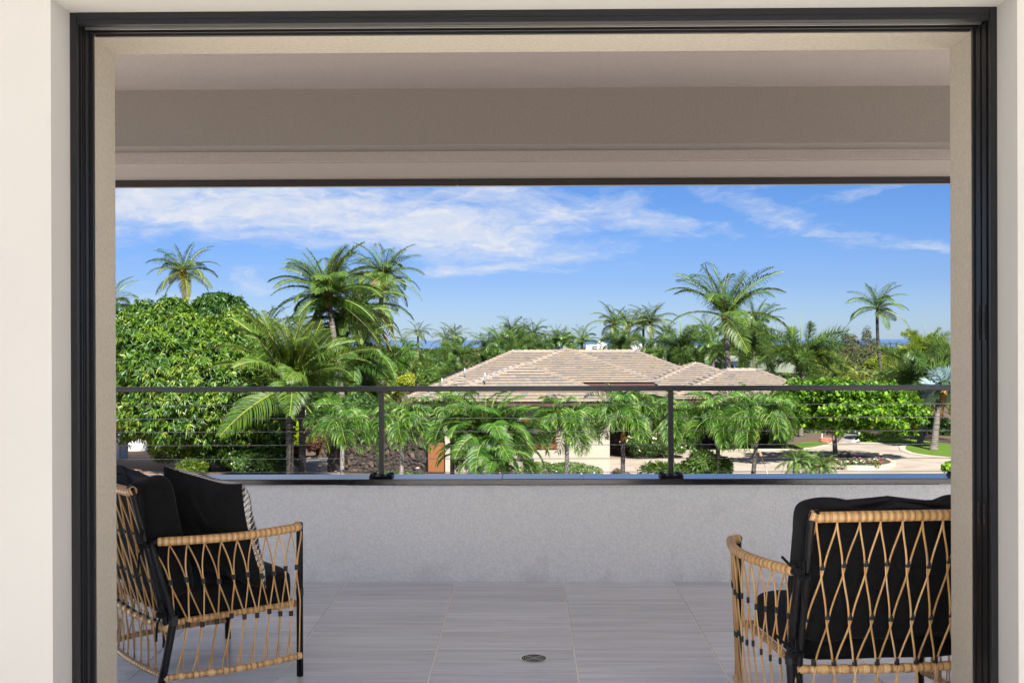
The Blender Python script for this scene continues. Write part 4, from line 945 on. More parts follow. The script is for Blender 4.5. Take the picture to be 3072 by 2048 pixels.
def leaflet(b, p, d, nrm, ln, w, droop, t, segs=3, curl=0):
    """a strap leaflet that bends under its weight"""
    V = []; q = Vector(p); dd = Vector(d).normalized(); st_ = ln/segs
    ws = {2: (.55, 1, 0), 3: (.5, 1, .75, 0), 4: (.45, 1, .9, .55, 0)}[segs]
    for k in range(segs+1):
        sd_ = dd.cross(nrm); 
        if sd_.length < 1e-4: sd_ = dd.cross(Vector((0, 1, 0)))
        sd_.normalize(); h = w*ws[k]/2
        if k < segs: V += [q+sd_*h, q-sd_*h]
        else: V += [q]
        q = q+dd*st_; dd = (dd+Vector((0, 0, -droop-curl*k))).normalized()
    o = segs*2
    fs = [(2*k, 2*k+1, 2*k+3, 2*k+2) for k in range(segs-1)]+[(o-2, o-1, o)]
    b.add(V, fs, 0, t)
def frond_mesh(name, m, L, e0, bend, n, lw, ll, style, seed, rib, spread=.75, tbase=.4, tvar=.25, ragged=.12):
    r = random.Random(seed); b = MB(); N = 14; pts = []; p = Vector((0, 0, 0)); e = e0; side0 = r.uniform(-.10, .10)
    for k in range(N+1):
        pts.append(p.copy()); f = k/N
        p = p+Vector((math.cos(e), side0*f*.6, math.sin(e)))*(L/N); e -= bend/N*(.35+1.3*f)
    b.tube(pts, [L*.0085*(1-.85*k/N)+.003 for k in range(N+1)], 4, m=1, t=.5, cap=False)
    def at(f): x = f*N; i = min(N-1, int(x)); return pts[i].lerp(pts[i+1], x-i), (pts[i+1]-pts[i]).normalized()
    for k in range(n):
        f = .12+.88*(k+r.uniform(-.3, .3))/n; f = min(.995, max(.1, f)); q, tg = at(f)
        prof = math.sin(math.pi*min(1, .18+.82*f)**.8)**.55 if style != 'fox' else (math.sin(math.pi*min(1, .12+.86*f)))**.4
        prof = max(.25, prof)
        sidev = tg.cross(Vector((0, 0, 1)))
        if sidev.length < .05: sidev = Vector((0, 1, 0))
        sidev.normalize(); upn = sidev.cross(tg).normalized()
        if style == 'fox':
            for j in range(5):
                a = r.uniform(0, 2*math.pi); d = (sidev*math.cos(a)+upn*math.sin(a))*1.0+tg*r.uniform(.35, .8)
                leaflet(b, q, d, tg, ll*prof*r.uniform(.75, 1.1), lw, .16, min(1, max(0, tbase+r.uniform(-tvar, tvar)+.12*math.sin(a))), 2)
            continue
        for s_ in (-1, 1):
            if r.random() < ragged*.4: continue
            fwd = spread*(.35+.85*f)+r.uniform(-.10, .10); lift = r.uniform(.05, .35) if style != 'hang' else r.uniform(-.25, .1)
            d = sidev*s_+tg*fwd+upn*lift
            l_ = ll*prof*r.uniform(.86, 1.08)
            t = min(1, max(0, tbase+r.uniform(-tvar, tvar)+ (.18 if r.random() < .06 else 0)))
            if style == 'adon': 
                leaflet(b, q, d+upn*r.uniform(.05, .4), tg.lerp(upn, .35), l_, lw*r.uniform(.7, 1.2), .34, t, 4, r.uniform(.22, .50))
                if r.random() < .5:         # pale curling tip
                    b.t[-1] = min(1, t+.45); b.t[-2] = min(1, t+.22)
            else: leaflet(b, q, d, tg.lerp(upn, .45), l_, lw, .42 if style == 'hang' else .32+.26*r.random(), t, 3)
    return b.mesh(name, [m, rib])
FR = {}
def fronds(kind):
    if kind in FR: return FR[kind]
    out = {}
    cls = {'up': (R(80), R(34)), 'high': (R(62), R(60)), 'mid': (R(42), R(84)), 'flat': (R(18), R(80)), 'low': (R(-10), R(62)), 'hang': (R(-40), R(38))}
    for i, (c, (e0, bd)) in enumerate(cls.items()):
        out[c] = []
        for v in range(3):
            sd_ = hash_(kind+c+str(v))
            if kind in ('coco', 'coco_blue', 'coco_gold'): me = frond_mesh('frond', M[kind], 1, e0, bd, 50, .0105, .24, 'hang' if c in ('low', 'hang') else 'coco', sd_, M['rachis'], .72, {'up': .35, 'high': .33, 'mid': .38, 'flat': .46, 'low': .56, 'hang': .66}[c]-(.22 if kind == 'coco_gold' and c in ('up', 'high', 'mid') else 0), .20)
            elif kind == 'coco_near': me = frond_mesh('frond', M['coco'], 1, e0, bd*.95, 84, .0092, .26, 'hang' if c in ('low', 'hang') else 'coco', sd_, M['rachis'], .80, {'up': .62, 'high': .56, 'mid': .50, 'flat': .44, 'low': .42, 'hang': .5}[c], .24)
            elif kind == 'adon': me = frond_mesh('frond', M['adon'], 1, e0, bd*1.7, 38, .018, .47, 'adon', sd_, M['rachis_g'], .62, .42, .30)
            elif kind == 'broad': me = frond_mesh('frond', M['adon'], 1, e0, bd*1.25, 44, .017, .30, 'coco', sd_, M['rachis'], .75, .42, .22)
            elif kind == 'fox': me = frond_mesh('frond', M['fox'], 1, e0, bd*1.25, 60, .014, .24, 'fox', sd_, M['rachis_g'], .7, .42, .34)
            elif kind == 'foxy': me = frond_mesh('frond', M['foxy'], 1, e0, bd*1.25, 60, .014, .24, 'fox', sd_, M['rachis_g'], .7, .5, .3)
            elif kind == 'areca': me = frond_mesh('frond', M['areca'], 1, e0, bd*1.3, 34, .016, .22, 'coco', sd_, M['rachis'], .9, .42, .28)
            elif kind == 'feather': me = frond_mesh('frond', M['feather'], 1, e0, bd*1.2, 60, .013, .24, 'hang', sd_, M['rachis_g'], .7, .42, .26)
            elif kind == 'dead': me = frond_mesh('frond', M['dead'], 1, e0, bd*1.2, 34, .022, .30, 'hang', sd_, M['rachis'], .6, .5, .3)
            elif kind == 'pygmy': me = frond_mesh('frond', M['feather'], 1, e0, bd*1.2, 56, .013, .20, 'coco', sd_, M['rachis_g'], .9, .45, .25)
            out[c].append(me)
    FR[kind] = out; return out
def hash_(s): return sum(ord(c)*(i+7)*31 for i, c in enumerate(s)) % 99991

def trunk_obj(parent, a, c, r0, r1, m, bow=(0, 0, 0), name='trunk', flare=1.5, n=12, ring=.0):
    a, c = Vector(a), Vector(c); bw = Vector(bow); N = max(10, int((c-a).length/.16)) if ring else 12; pts = []; rs = []
    for k in range(N+1):
        f = k/N; pts.append(a.lerp(c, f)+bw*(4*f*(1-f))); rs.append((r0+(r1-r0)*f)*(1+(flare-1)*math.exp(-f*14))*(1+(ring if k % 2 else 0)))
    b = MB(); b.tube(pts, rs, n); return b.build(name, m, parent, smooth=not ring, local=True)
def palm(name, kind, cx, cy, d, L, label, cat='palm tree', group=None, base=None, r=.14, counts=None, shaft=None, spear=0, tilt=(0, 0), trunk='trunk', bow=(0, 0, 0), seed=0, squash=1, boot=False, gz=None, yaw0=0, wind=0, dead=0):
    """cx, cy: where the heart of the crown shows in the photograph, d metres away"""
    rr = random.Random(seed+int(cx)*7+int(cy)); top = P(cx, cy, d)
    z0 = tz(top.y) if gz is None else gz
    bx = P(base[0], base[1], d).x if base else top.x+bow[0]
    t = thing(name, label, cat, (bx, top.y, z0), 0, group)
    c = top-Vector(t.location)
    trunk_obj(t, (0, 0, -.1), c, r*1.12, r*.9, M[trunk], bow, ring=.07 if d < 70 else 0)
    if shaft:
        l_, rs_, sm = shaft; dr_ = Vector((c.x*.1, 0, 1)).normalized(); b = MB()
        b.tube([c-dr_*.05, c+dr_*.08, c+dr_*(l_*.6), c+dr_*l_], [rs_*1.0, rs_*1.15, rs_*.85, rs_*.5], 12); b.build('crownshaft', M[sm], t, smooth=True, local=True); c = c+dr_*l_*.92
    if boot:
        b = MB(); b.tube([c+Vector((0, 0, -.75)), c+Vector((0, 0, -.4)), c+Vector((0, 0, 0)), c+Vector((0, 0, .3))], [r*.95, r*1.5, r*1.7, r*.8], 10); b.build('leaf_boots', M['boot'], t, smooth=True, local=True)
    counts = counts or {'up': 3, 'high': 6, 'mid': 7, 'flat': 6, 'low': 4, 'hang': 1}
    T = Matrix.Rotation(R(tilt[0]), 4, 'Y') @ Matrix.Rotation(R(tilt[1]), 4, 'X')
    for ci, (cl, n) in enumerate(counts.items()):
        for k in range(n):
            me = rr.choice(fronds(kind)[cl]); a = yaw0+ci*1.1+2*math.pi*(k+rr.uniform(-.3, .3))/max(1, n)
            o = obj('frond', me, t); s_ = L*rr.uniform(.88, 1.08)*(.8 if cl == 'up' else 1)
            if wind:                     # trade wind pushes the fronds over to one side
                ax = Vector((math.cos(a), math.sin(a), 0)); a -= wind*ax.y*-.35 if False else 0
            Mx = Matrix.Translation(c) @ T @ Matrix.Rotation(a, 4, 'Z') @ Matrix.Rotation(rr.uniform(-.16, .16), 4, 'Y') @ Matrix.Rotation(rr.uniform(-.5, .5), 4, 'X') @ Matrix.Diagonal((s_, s_, s_*squash, 1))
            o.matrix_local = Mx
    for k in range(dead):
        o = obj('frond', rr.choice(fronds('dead')['flat' if k == 0 and kind == 'adon' else ('low', 'hang')[k % 2]]), t, label='yellow and brown dying frond'); a = (math.pi if seed == 1 else 0)+rr.uniform(-.3, .3) if kind == 'adon' else rr.uniform(0, 6.28)
        o.matrix_local = Matrix.Translation(c) @ Matrix.Rotation(a, 4, 'Z') @ Matrix.Diagonal((L*.95,)*3+(1,))
    if spear:
        b = MB(); b.tube([c, c+Vector((.03, 0, spear*.6)), c+Vector((-.02, 0, spear))], [.05, .035, .006], 5); b.build('spear_leaf', M['rachis_g'], t, smooth=True, local=True)
    return t

def foliage(seed, lobes, n, k, ll, lw, droop=.5, out=.8, upb=.35, shell=.16, rnd_leaf=False, tb=.42, tv=.28, low=-.75, tnoise=1.0, under=.3, rough=.16):
    """leaf clusters spread through the outer volume of a set of lobes; returns vertices, faces, tint"""
    g = np.random.default_rng(seed); Lb = np.array(lobes, float)
    area = (Lb[:, 3]*Lb[:, 4]+Lb[:, 3]*Lb[:, 5]+Lb[:, 4]*Lb[:, 5]); pr = area/area.sum()
    m = int(n*1.9); idx = g.choice(len(Lb), m, p=pr); dv = g.normal(size=(m, 3)); dv /= np.linalg.norm(dv, axis=1)[:, None]
    keep = dv[:, 2] > low; idx, dv = idx[keep], dv[keep]; m = len(idx)
    ph = g.uniform(0, 6.28, (6, 3)); bump = sum(np.sin(dv @ (np.array([[3, 1, 2], [1, 4, 2], [5, 2, 3], [2, 5, 6], [7, 3, 5], [4, 8, 7]][i])*1.0)+ph[i, 0]+idx*1.7) for i in range(6))/6
    rad = 1-np.abs(g.normal(0, shell, m))+bump*rough
    inner = g.random(m) < under; rad[inner] *= g.uniform(.55, .95, inner.sum())
    p = Lb[idx, :3]+dv*Lb[idx, 3:6]*rad[:, None]
    inside = np.zeros(m, bool)
    for j in range(len(Lb)):
        q = (p-Lb[j, :3])/Lb[j, 3:6]; inside |= (np.linalg.norm(q, axis=1) < .72) & (idx != j)
    p, dv, bump, idx = p[~inside][:n], dv[~inside][:n], bump[~inside][:n], idx[~inside][:n]; m = len(p)
    nrm = dv/Lb[idx, 3:6]; nrm /= np.linalg.norm(nrm, axis=1)[:, None]
    ax = nrm*out+np.array([0, 0, upb])+g.normal(0, .25, (m, 3)); ax /= np.linalg.norm(ax, axis=1)[:, None]
    A = np.repeat(ax, k, 0); Pp = np.repeat(p, k, 0); mk = len(A)
    tmp = g.normal(size=(mk, 3)); perp = tmp-A*(tmp*A).sum(1)[:, None]; perp /= np.linalg.norm(perp, axis=1)[:, None]
    phi = g.uniform(.6, 1.5, mk)[:, None]; D = A*np.cos(phi)+perp*np.sin(phi); D[:, 2] -= droop*g.uniform(.4, 1.3, mk); D /= np.linalg.norm(D, axis=1)[:, None]
    sd_ = np.cross(D, A+g.normal(0, .25, (mk, 3))); sd_ /= np.linalg.norm(sd_, axis=1)[:, None]; N_ = np.cross(sd_, D)
    l_ = (ll*g.uniform(.65, 1.15, mk))[:, None]; w_ = (lw*g.uniform(.75, 1.15, mk))[:, None]
    ct = tb+g.normal(0, tv*.55, m)+bump*.22*tnoise; T = np.clip(np.repeat(ct, k)+g.normal(0, tv*.45, mk), 0, 1)
    Pp = Pp+D*.02
    if rnd_leaf:
        V = np.stack([Pp, Pp+D*l_*.35+sd_*w_*.5, Pp+D*l_*.8+sd_*w_*.42, Pp+D*l_, Pp+D*l_*.8-sd_*w_*.42, Pp+D*l_*.35-sd_*w_*.5], 1).reshape(-1, 3)
        bI = np.arange(mk)[:, None]*6; Fq = np.concatenate([bI+np.array([0, 1, 2, 3]), bI+np.array([0, 3, 4, 5])]); return V, Fq, np.concatenate([T, T])
    tip = Pp+D*l_; tip[:, 2] -= (l_[:, 0]*.18*min(1, droop+.2)); mid = Pp+D*l_*.48+N_*l_*.06
    V = np.stack([Pp, mid+sd_*w_*.5+N_*w_*.12, tip, mid-sd_*w_*.5+N_*w_*.12], 1).reshape(-1, 3)
    bI = np.arange(mk)[:, None]*4; Ft = np.concatenate([bI+np.array([0, 1, 2]), bI+np.array([0, 2, 3])]); return V, Ft, np.concatenate([T, T])
def limbs(parent, base, tips, r, m, seed=0, fork=.45, name='branch', sub=3):
    rr = random.Random(seed); base = Vector(base)
    for tp in tips:
        tp = Vector(tp); mid = base.lerp(tp, .5)+Vector((rr.uniform(-.15, .15), rr.uniform(-.15, .15), rr.uniform(-.1, .25)))*(tp-base).length*.5
        pts = [base, base.lerp(mid, .5)+Vector((rr.uniform(-.05, .05),)*3), mid, mid.lerp(tp, .5)+Vector((rr.uniform(-.1, .1), 0, .05)), tp]
        b = MB(); b.tube(pts, [r, r*.8, r*.6, r*.42, r*.2], 7); o = b.build(name, m, parent, smooth=True, local=True)
        for k in range(sub):
            q = pts[2].lerp(pts[4], rr.random()); e_ = q+Vector((rr.uniform(-1, 1), rr.uniform(-1, 1), rr.uniform(0, .8)))*(tp-base).length*.28
            b = MB(); b.tube([q, q.lerp(e_, .5)+Vector((0, 0, .05)), e_], [r*.35, r*.25, r*.1], 5); b.build('twig', m, o, smooth=True, local=True)
def leaf_thing(name, label, cat, loc, lobes, n, k, ll, lw, m, seed, group=None, trunk=None, tips=None, tr=.1, bark='bark', flowers=None, **kw):
    """a shrub or tree; lobes are local to loc"""
    t = thing(name, label, cat, loc, 0, group)
    V, Fc, T = foliage(seed, lobes, n, k, ll, lw, **kw)
    obj('foliage', tri_mesh('foliage', V, Fc, M[m], T), t, kind='stuff')
    if trunk: trunk_obj(t, (0, 0, -.1), trunk, tr, tr*.75, M[bark], flare=1.25)
    if tips: limbs(t, trunk or (0, 0, 0), tips, tr*.75, M[bark], seed)
    if flowers:
        fm, fn, fs = flowers; V, Fc, T = foliage(seed+5, [tuple(l[:3])+tuple(q*1.04 for q in l[3:]) for l in lobes], fn, 4, fs, fs*.8, droop=0, shell=.03, rnd_leaf=True, under=0, low=-.2, upb=.2)
        obj('flowers', tri_mesh('flowers', V, Fc, M[fm], T), t, kind='stuff')
    return t
def pl(loc, px, py, d, rx, ry, depth=None):    # lobe seen at px,py with pixel radii rx, ry -> local to loc
    c = P(px, py, d); s_ = d/F; return (c.x-loc[0], c.y-loc[1], c.z-loc[2], rx*s_, (depth if depth is not None else rx*s_), ry*s_)

# great mango tree on the left
p = P(612, 1019, 60.5); ml = (p.x, 60.5, GZ)
lob = [(420, 1060, 60, 120, 110), (570, 1010, 60.5, 110, 75), (520, 1120, 59, 150, 140), (660, 1100, 59.5, 140, 130), (750, 1075, 61, 72, 80), (440, 965, 61.5, 75, 70), (510, 925, 61, 50, 38), (395, 990, 61, 60, 60), (490, 1000, 60, 80, 60), (690, 1010, 60.5, 80, 60), (400, 1180, 60, 110, 130), (540, 1230, 58.8, 150, 120), (700, 1220, 59.5, 140, 130), (800, 1240, 61, 80, 120), (790, 1130, 62, 60, 90),
       (640, 1310, 60.5, 130, 80), (760, 1330, 61.5, 110, 75), (450, 1270, 60, 80, 58), (350, 1080, 61, 90, 150), (330, 1220, 61, 80, 110), (530, 1330, 60.2, 70, 50), (820, 1390, 62, 60, 40)]
mango = leaf_thing('mango_tree', 'huge dense mango tree with drooping glossy leaves filling the left of the view', 'tree', ml, [pl(ml, *l) for l in lob], 8600, 9, .36, .078, 'mango', 31,
                   trunk=(.1, 0, 1.5), tips=[(-1.8, -.2, 3.6), (-.4, -.8, 4.6), (1.3, 0, 4.0), (2.2, .4, 2.9), (-2.6, .3, 2.4), (.5, .8, 5.5)], tr=.26, bark='bark_d', droop=.75, out=.9, upb=.30, tb=.46, tv=.42, low=-.9, under=.22, shell=.15, rough=.36)
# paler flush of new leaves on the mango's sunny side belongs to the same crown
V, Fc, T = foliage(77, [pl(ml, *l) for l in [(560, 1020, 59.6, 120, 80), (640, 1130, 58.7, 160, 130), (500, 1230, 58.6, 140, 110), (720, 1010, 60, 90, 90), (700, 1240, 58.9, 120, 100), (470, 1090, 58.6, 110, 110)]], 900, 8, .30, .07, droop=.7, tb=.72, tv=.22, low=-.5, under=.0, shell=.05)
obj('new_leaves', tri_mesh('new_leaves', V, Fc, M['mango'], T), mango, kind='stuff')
p = P(655, 1019, 72); l2 = (p.x, 72, GZ)
leaf_thing('mango_tree', 'darker round-topped tree rising behind the big mango crown', 'tree', l2, [pl(l2, *l) for l in [(655, 930, 72, 80, 55), (600, 985, 72, 60, 60), (710, 965, 72, 50, 50), (650, 1080, 72, 120, 100)]], 2600, 8, .34, .08, 'mango', 32,
           trunk=(0, 0, 4), tips=[(-1, 0, 7), (1, 0, 7)], tr=.2, bark='bark_d', droop=.7, tb=.26, tv=.24)

# coconut palms
CG = 'tall coconut palms beyond the garden'
C_ = lambda *a: dict(zip(('up', 'high', 'mid', 'flat', 'low', 'hang'), a))
palm('coconut_palm', 'coco_gold', 549, 815, 100, 3.55, 'lone coconut palm standing against the sky above the mango tree', group=CG, base=(550, 1019), r=.13, counts=C_(3, 5, 6, 5, 5, 3), seed=3, tilt=(-4, 0), boot=True)
palm('coconut_palm', 'coco', 318, 925, 84, 3.6, 'coconut palm half hidden behind the left column', group=CG, r=.13, counts=C_(2, 4, 5, 5, 4, 2), seed=4)
palm('coconut_palm', 'coco_near', 985, 890, 74, 4.2, 'broad grey-green coconut crown left of the tallest palm', group=CG, base=(1046, 1200), r=.2, counts=C_(7, 11, 10, 8, 6, 2), seed=5, tilt=(-9, 0), boot=True, dead=1)
palm('coconut_palm', 'coco', 1150, 830, 86, 3.5, 'tallest coconut palm of the left-hand group', group=CG, base=(1108, 1200), r=.19, counts=C_(5, 7, 7, 8, 7, 3), seed=6, tilt=(5, 0), boot=True, dead=2)
palm('coconut_palm', 'coco', 1080, 920, 80, 4.2, 'yellowing coconut palm in the middle of the left-hand group', group=CG, base=(1100, 1200), r=.19, counts=C_(3, 6, 8, 8, 8, 5), seed=8, tilt=(8, 0), boot=True, dead=3)
palm('coconut_palm', 'coco_near', 866, 1158, 53, 4.5, 'nearest coconut palm with long arching fronds right of the mango tree', group=CG, base=(872, 1500), r=.17, counts=C_(14, 13, 7, 3, 3, 1), seed=9, trunk='trunk_d', boot=True, tilt=(11, 0))
palm('coconut_palm', 'coco_near', 905, 1150, 57, 3.9, 'coconut palm whose dark trunk rises just right of the nearest one', group=CG, base=(908, 1500), r=.16, counts=C_(3, 5, 5, 4, 2, 0), seed=10, trunk='trunk_d', tilt=(6, 0))
palm('coconut_palm', 'coco', 1035, 965, 77, 4.0, 'drooping coconut crown filling the middle of the left-hand group', group=CG, base=(1062, 1200), r=.17, counts=C_(3, 6, 8, 8, 8, 5), seed=17, tilt=(4, 0), dead=2)
palm('coconut_palm', 'coco', 800, 1000, 78, 2.8, 'coconut palm crown showing between mango and left-hand palm group', group=CG, r=.14, counts=C_(3, 6, 6, 5, 3, 1), seed=11)
palm('coconut_palm', 'coco', 2177, 950, 82, 5.1, 'tall coconut palm with an orange boot above the roof on the right', group=CG, base=(2194, 1200), r=.185, counts=C_(9, 7, 6, 4, 2, 0), seed=12, boot=True)
palm('coconut_palm', 'coco', 2123, 1002, 118, 3.1, 'smaller coconut palm left of the tall right-hand one', group=CG, base=(2131, 1200), r=.15, counts=C_(3, 5, 5, 5, 3, 1), seed=13, boot=True)
palm('coconut_palm', 'coco', 2262, 985, 96, 3.4, 'coconut palm leaning out right of the tall right-hand one', group=CG, base=(2262, 1200), r=.15, counts=C_(4, 6, 6, 5, 3, 1), seed=14, tilt=(6, 0))
palm('coconut_palm', 'coco', 2632, 925, 108, 3.5, 'slim coconut palm with a curving trunk at the far right', group=CG, base=(2668, 1200), r=.16, counts=C_(4, 5, 5, 4, 4, 0), seed=15, tilt=(-3, 0), bow=(-.35, 0, 0), trunk='trunk_d')
FGp = 'distant coconut palms along the skyline'
for i, (cx, cy, d, L, lab, cn) in enumerate([
    (1254, 990, 150, 2.3, 'small lone palm over the sea left of the house roof', C_(2, 3, 4, 4, 2, 0)),
    (1338, 1010, 150, 2.6, 'leftmost palm of the pair left of the roof ridge', C_(3, 4, 4, 3, 2, 0)), (1362, 1000, 160, 2.8, 'taller palm of the pair left of the roof ridge', C_(3, 5, 4, 3, 2, 0)),
    (1468, 1030, 120, 2.4, 'low palm just above the left slope of the roof', C_(3, 5, 5, 4, 2, 0)), (1534, 985, 130, 2.6, 'palm with upswept fronds above the roof ridge left end', C_(4, 5, 4, 3, 1, 0)),
    (1600, 990, 130, 2.6, 'drooping palm right of the upswept one over the ridge', C_(2, 4, 5, 5, 4, 0)), (1668, 1012, 130, 2.4, 'dark bushy palm above the roof peak', C_(4, 5, 5, 4, 2, 0)),
    (1746, 1015, 120, 2.4, 'yellow-green palm left of the white hotel block', C_(3, 4, 5, 5, 3, 0)), (1843, 962, 120, 2.7, 'leftmost tall palm of the group right of the hotel', C_(4, 5, 5, 4, 3, 0)),
    (1885, 968, 125, 2.6, 'second palm of the group right of the hotel', C_(4, 5, 5, 4, 3, 0)), (1930, 965, 130, 2.7, 'third palm of the group right of the hotel, bare trunk', C_(3, 5, 5, 4, 2, 0)),
    (1952, 958, 128, 3.1, 'rightmost tall palm of the group right of the hotel', C_(4, 6, 6, 4, 3, 0)), (1996, 1000, 140, 2.2, 'short palm right of the tall hotel group', C_(3, 4, 4, 4, 2, 0)),
    (1210, 1015, 190, 2.4, 'faint palm top beside the lone sea palm', C_(2, 4, 4, 3, 1, 0))]):
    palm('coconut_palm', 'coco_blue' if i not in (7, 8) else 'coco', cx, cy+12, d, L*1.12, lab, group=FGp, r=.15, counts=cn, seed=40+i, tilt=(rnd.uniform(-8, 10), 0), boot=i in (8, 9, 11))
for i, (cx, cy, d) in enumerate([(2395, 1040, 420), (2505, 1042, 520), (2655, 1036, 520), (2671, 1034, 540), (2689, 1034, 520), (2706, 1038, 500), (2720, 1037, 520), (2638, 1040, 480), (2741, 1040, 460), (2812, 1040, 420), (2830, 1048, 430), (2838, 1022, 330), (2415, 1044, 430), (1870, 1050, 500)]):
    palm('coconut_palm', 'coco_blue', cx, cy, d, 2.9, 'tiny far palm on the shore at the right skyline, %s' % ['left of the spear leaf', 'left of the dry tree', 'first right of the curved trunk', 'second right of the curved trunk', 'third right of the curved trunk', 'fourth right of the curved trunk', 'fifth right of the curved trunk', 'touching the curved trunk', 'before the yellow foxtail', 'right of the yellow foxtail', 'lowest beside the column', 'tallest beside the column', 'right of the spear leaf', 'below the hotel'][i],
         group='tiny palms on the shore', r=.2, counts=C_(2, 4, 4, 3, 1, 0), seed=90+i)

# foxtail palms
FX = 'foxtail palms behind the house'
palm('foxtail_palm', 'fox', 2040, 1068, 92, 3.1, 'foxtail palm with a tall spear leaf behind the right roof', group=FX, base=(2034, 1200), r=.13, counts=C_(1, 3, 4, 3, 2, 1), seed=1, spear=3.2, shaft=(.6, .12, 'shaft'))
palm('foxtail_palm', 'fox', 2254, 1075, 88, 3.5, 'foxtail palm in front of the solar-panelled green roof', group=FX, base=(2250, 1200), r=.14, counts=C_(1, 3, 4, 3, 2, 1), seed=2, spear=1.5, shaft=(.7, .16, 'shaft'), trunk='trunk_l')
palm('foxtail_palm', 'fox', 2402, 1098, 80, 3.7, 'foxtail palm with a long grey spear leaf right of the roofs', group=FX, r=.14, counts=C_(1, 3, 4, 4, 3, 1), seed=3, spear=3.2, shaft=(.6, .15, 'shaft'))
palm('foxtail_palm', 'foxy', 2775, 1068, 78, 2.7, 'bright yellow-green foxtail palm near the right column', group=FX, r=.14, counts=C_(2, 4, 3, 2, 1, 0), seed=4, spear=2.6)
palm('foxtail_palm', 'fox', 2760, 1150, 74, 3.8, 'large dark foxtail palm under the bright one at right', group=FX, r=.16, counts=C_(1, 4, 5, 5, 4, 1), seed=5)
palm('foxtail_palm', 'fox', 2862, 1090, 76, 3.5, 'foxtail palm partly hidden by the right column', group=FX, r=.14, counts=C_(1, 3, 4, 4, 3, 1), seed=6)
palm('foxtail_palm', 'fox', 1366, 1075, 98, 2.7, 'bright-tipped foxtail palm left of the main roof slope', group=FX, r=.13, counts=C_(3, 4, 4, 3, 2, 1), seed=7)
palm('foxtail_palm', 'fox', 1345, 1120, 92, 2.7, 'dark low foxtail palm behind the solar panel on the roof', group=FX, r=.13, counts=C_(1, 3, 5, 4, 2, 1), seed=8)
palm('foxtail_palm', 'fox', 1548, 1052, 108, 3.0, 'foxtail palm peeping over the main ridge', group=FX, r=.13, counts=C_(1, 4, 5, 4, 2, 1), seed=9)
palm('foxtail_palm', 'fox', 1868, 1040, 104, 2.5, 'foxtail palm with a yellow plume above the right ridge', group=FX, r=.13, counts=C_(2, 3, 4, 4, 3, 1), seed=10)
palm('foxtail_palm', 'fox', 1608, 1052, 112, 2.2, 'small foxtail palm over the ridge left of the peak', group=FX, r=.13, counts=C_(1, 3, 4, 4, 2, 0), seed=12)
FQ = 'feathery palms behind the garden'
palm('queen_palm', 'feather', 1212, 1068, 118, 2.3, 'soft feathery palm below the lone sea palm', group=FQ, r=.14, seed=21)
palm('queen_palm', 'feather', 1500, 1045, 118, 3.4, 'soft feathery palm behind the left ridge of the roof', group=FQ, r=.14, seed=22)
palm('queen_palm', 'feather', 1545, 1020, 125, 3.0, 'feathery palm between the two skyline coconuts', group=FQ, r=.14, seed=23)
palm('queen_palm', 'feather', 1690, 1030, 128, 2.7, 'feathery palm right of the roof peak', group=FQ, r=.14, seed=24)
palm('queen_palm', 'feather', 2140, 1050, 98, 3.2, 'weeping feathery palm left of the solar panels', group=FQ, r=.12, counts=C_(2, 4, 6, 6, 5, 3), seed=25)
palm('queen_palm', 'feather', 1965, 1068, 118, 3.0, 'feathery palm over the right end of the ridge', group=FQ, r=.14, seed=26)
palm('queen_palm', 'feather', 1140, 1120, 84, 3.4, 'olive-green palm behind the nearest coconut', group=FQ, r=.14, counts=C_(2, 5, 6, 6, 5, 3), seed=27)
palm('queen_palm', 'feather', 1060, 1075, 76, 3.8, 'weeping palm under the left coconut group', group=FQ, r=.14, counts=C_(2, 5, 6, 6, 5, 3), seed=28)
palm('queen_palm', 'feather', 2220, 1010, 104, 3.4, 'bright green palm between the two right coconuts', group=FQ, r=.14, seed=29)
palm('christmas_palm', 'adon', 1208, 1110, 84, 2.2, 'christmas palm with a red-brown trunk left of the house', r=.11, group='christmas palms', counts=C_(2, 4, 4, 4, 2, 0), shaft=(.8, .10, 'shaft_b'), seed=30)

# row of christmas palms just beyond the balcony
AG = 'christmas palms planted in a row below the balcony'
AC = C_(2, 6, 8, 7, 4, 0)
A = [(1027, 1333, 49, 1.96, 'leftmost christmas palm of the row, with a brown hanging frond', (1026, 1500), 'shaft', dict(dead=2, seed=1)),
     (1206, 1333, 49, 1.88, 'second christmas palm of the row, in front of the lava wall', (1202, 1500), 'shaft', dict(seed=2)),
     (1357, 1323, 49, 1.84, 'third christmas palm, dark trunk right of the wooden gate', (1357, 1500), 'shaft_b', dict(seed=3)),
     (1701, 1333, 49, 1.88, 'christmas palm before the right half of the cream wall', (1700, 1500), 'shaft', dict(seed=5)),
     (1869, 1323, 49, 1.96, 'christmas palm with a brown crownshaft left of the right railing post', (1868, 1500), 'shaft_b', dict(seed=6)),
     (2016, 1326, 49, 1.84, 'christmas palm just right of the right railing post', (2014, 1500), 'shaft', dict(seed=7)),
     (2154, 1323, 48, 1.88, 'christmas palm rising out of the leafy shrub', (2152, 1500), 'shaft', dict(seed=8)),
     (2270, 1318, 47, 2.04, 'rightmost christmas palm, leaning, with a yellowing frond', (2250, 1500), 'shaft', dict(seed=9, dead=1))]
for cx, cy, d, L, lab, base, sh, kw in A:
    palm('christmas_palm', 'adon', cx, cy, d, L, lab, group=AG, base=base, r=.095, shaft=(1.0 if sh == 'shaft' else 1.2, .10, sh), trunk='trunk_d' if kw['seed'] in (3, 6, 7, 8, 9) else 'trunk_l', counts=C_(*[(2, 7, 9, 8, 5, 0), (3, 8, 8, 7, 4, 0), (1, 6, 9, 9, 6, 1)][kw['seed'] % 3]), tilt=(rnd.uniform(-10, 10), rnd.uniform(-8, 8)), yaw0=kw['seed']*.7, **kw)
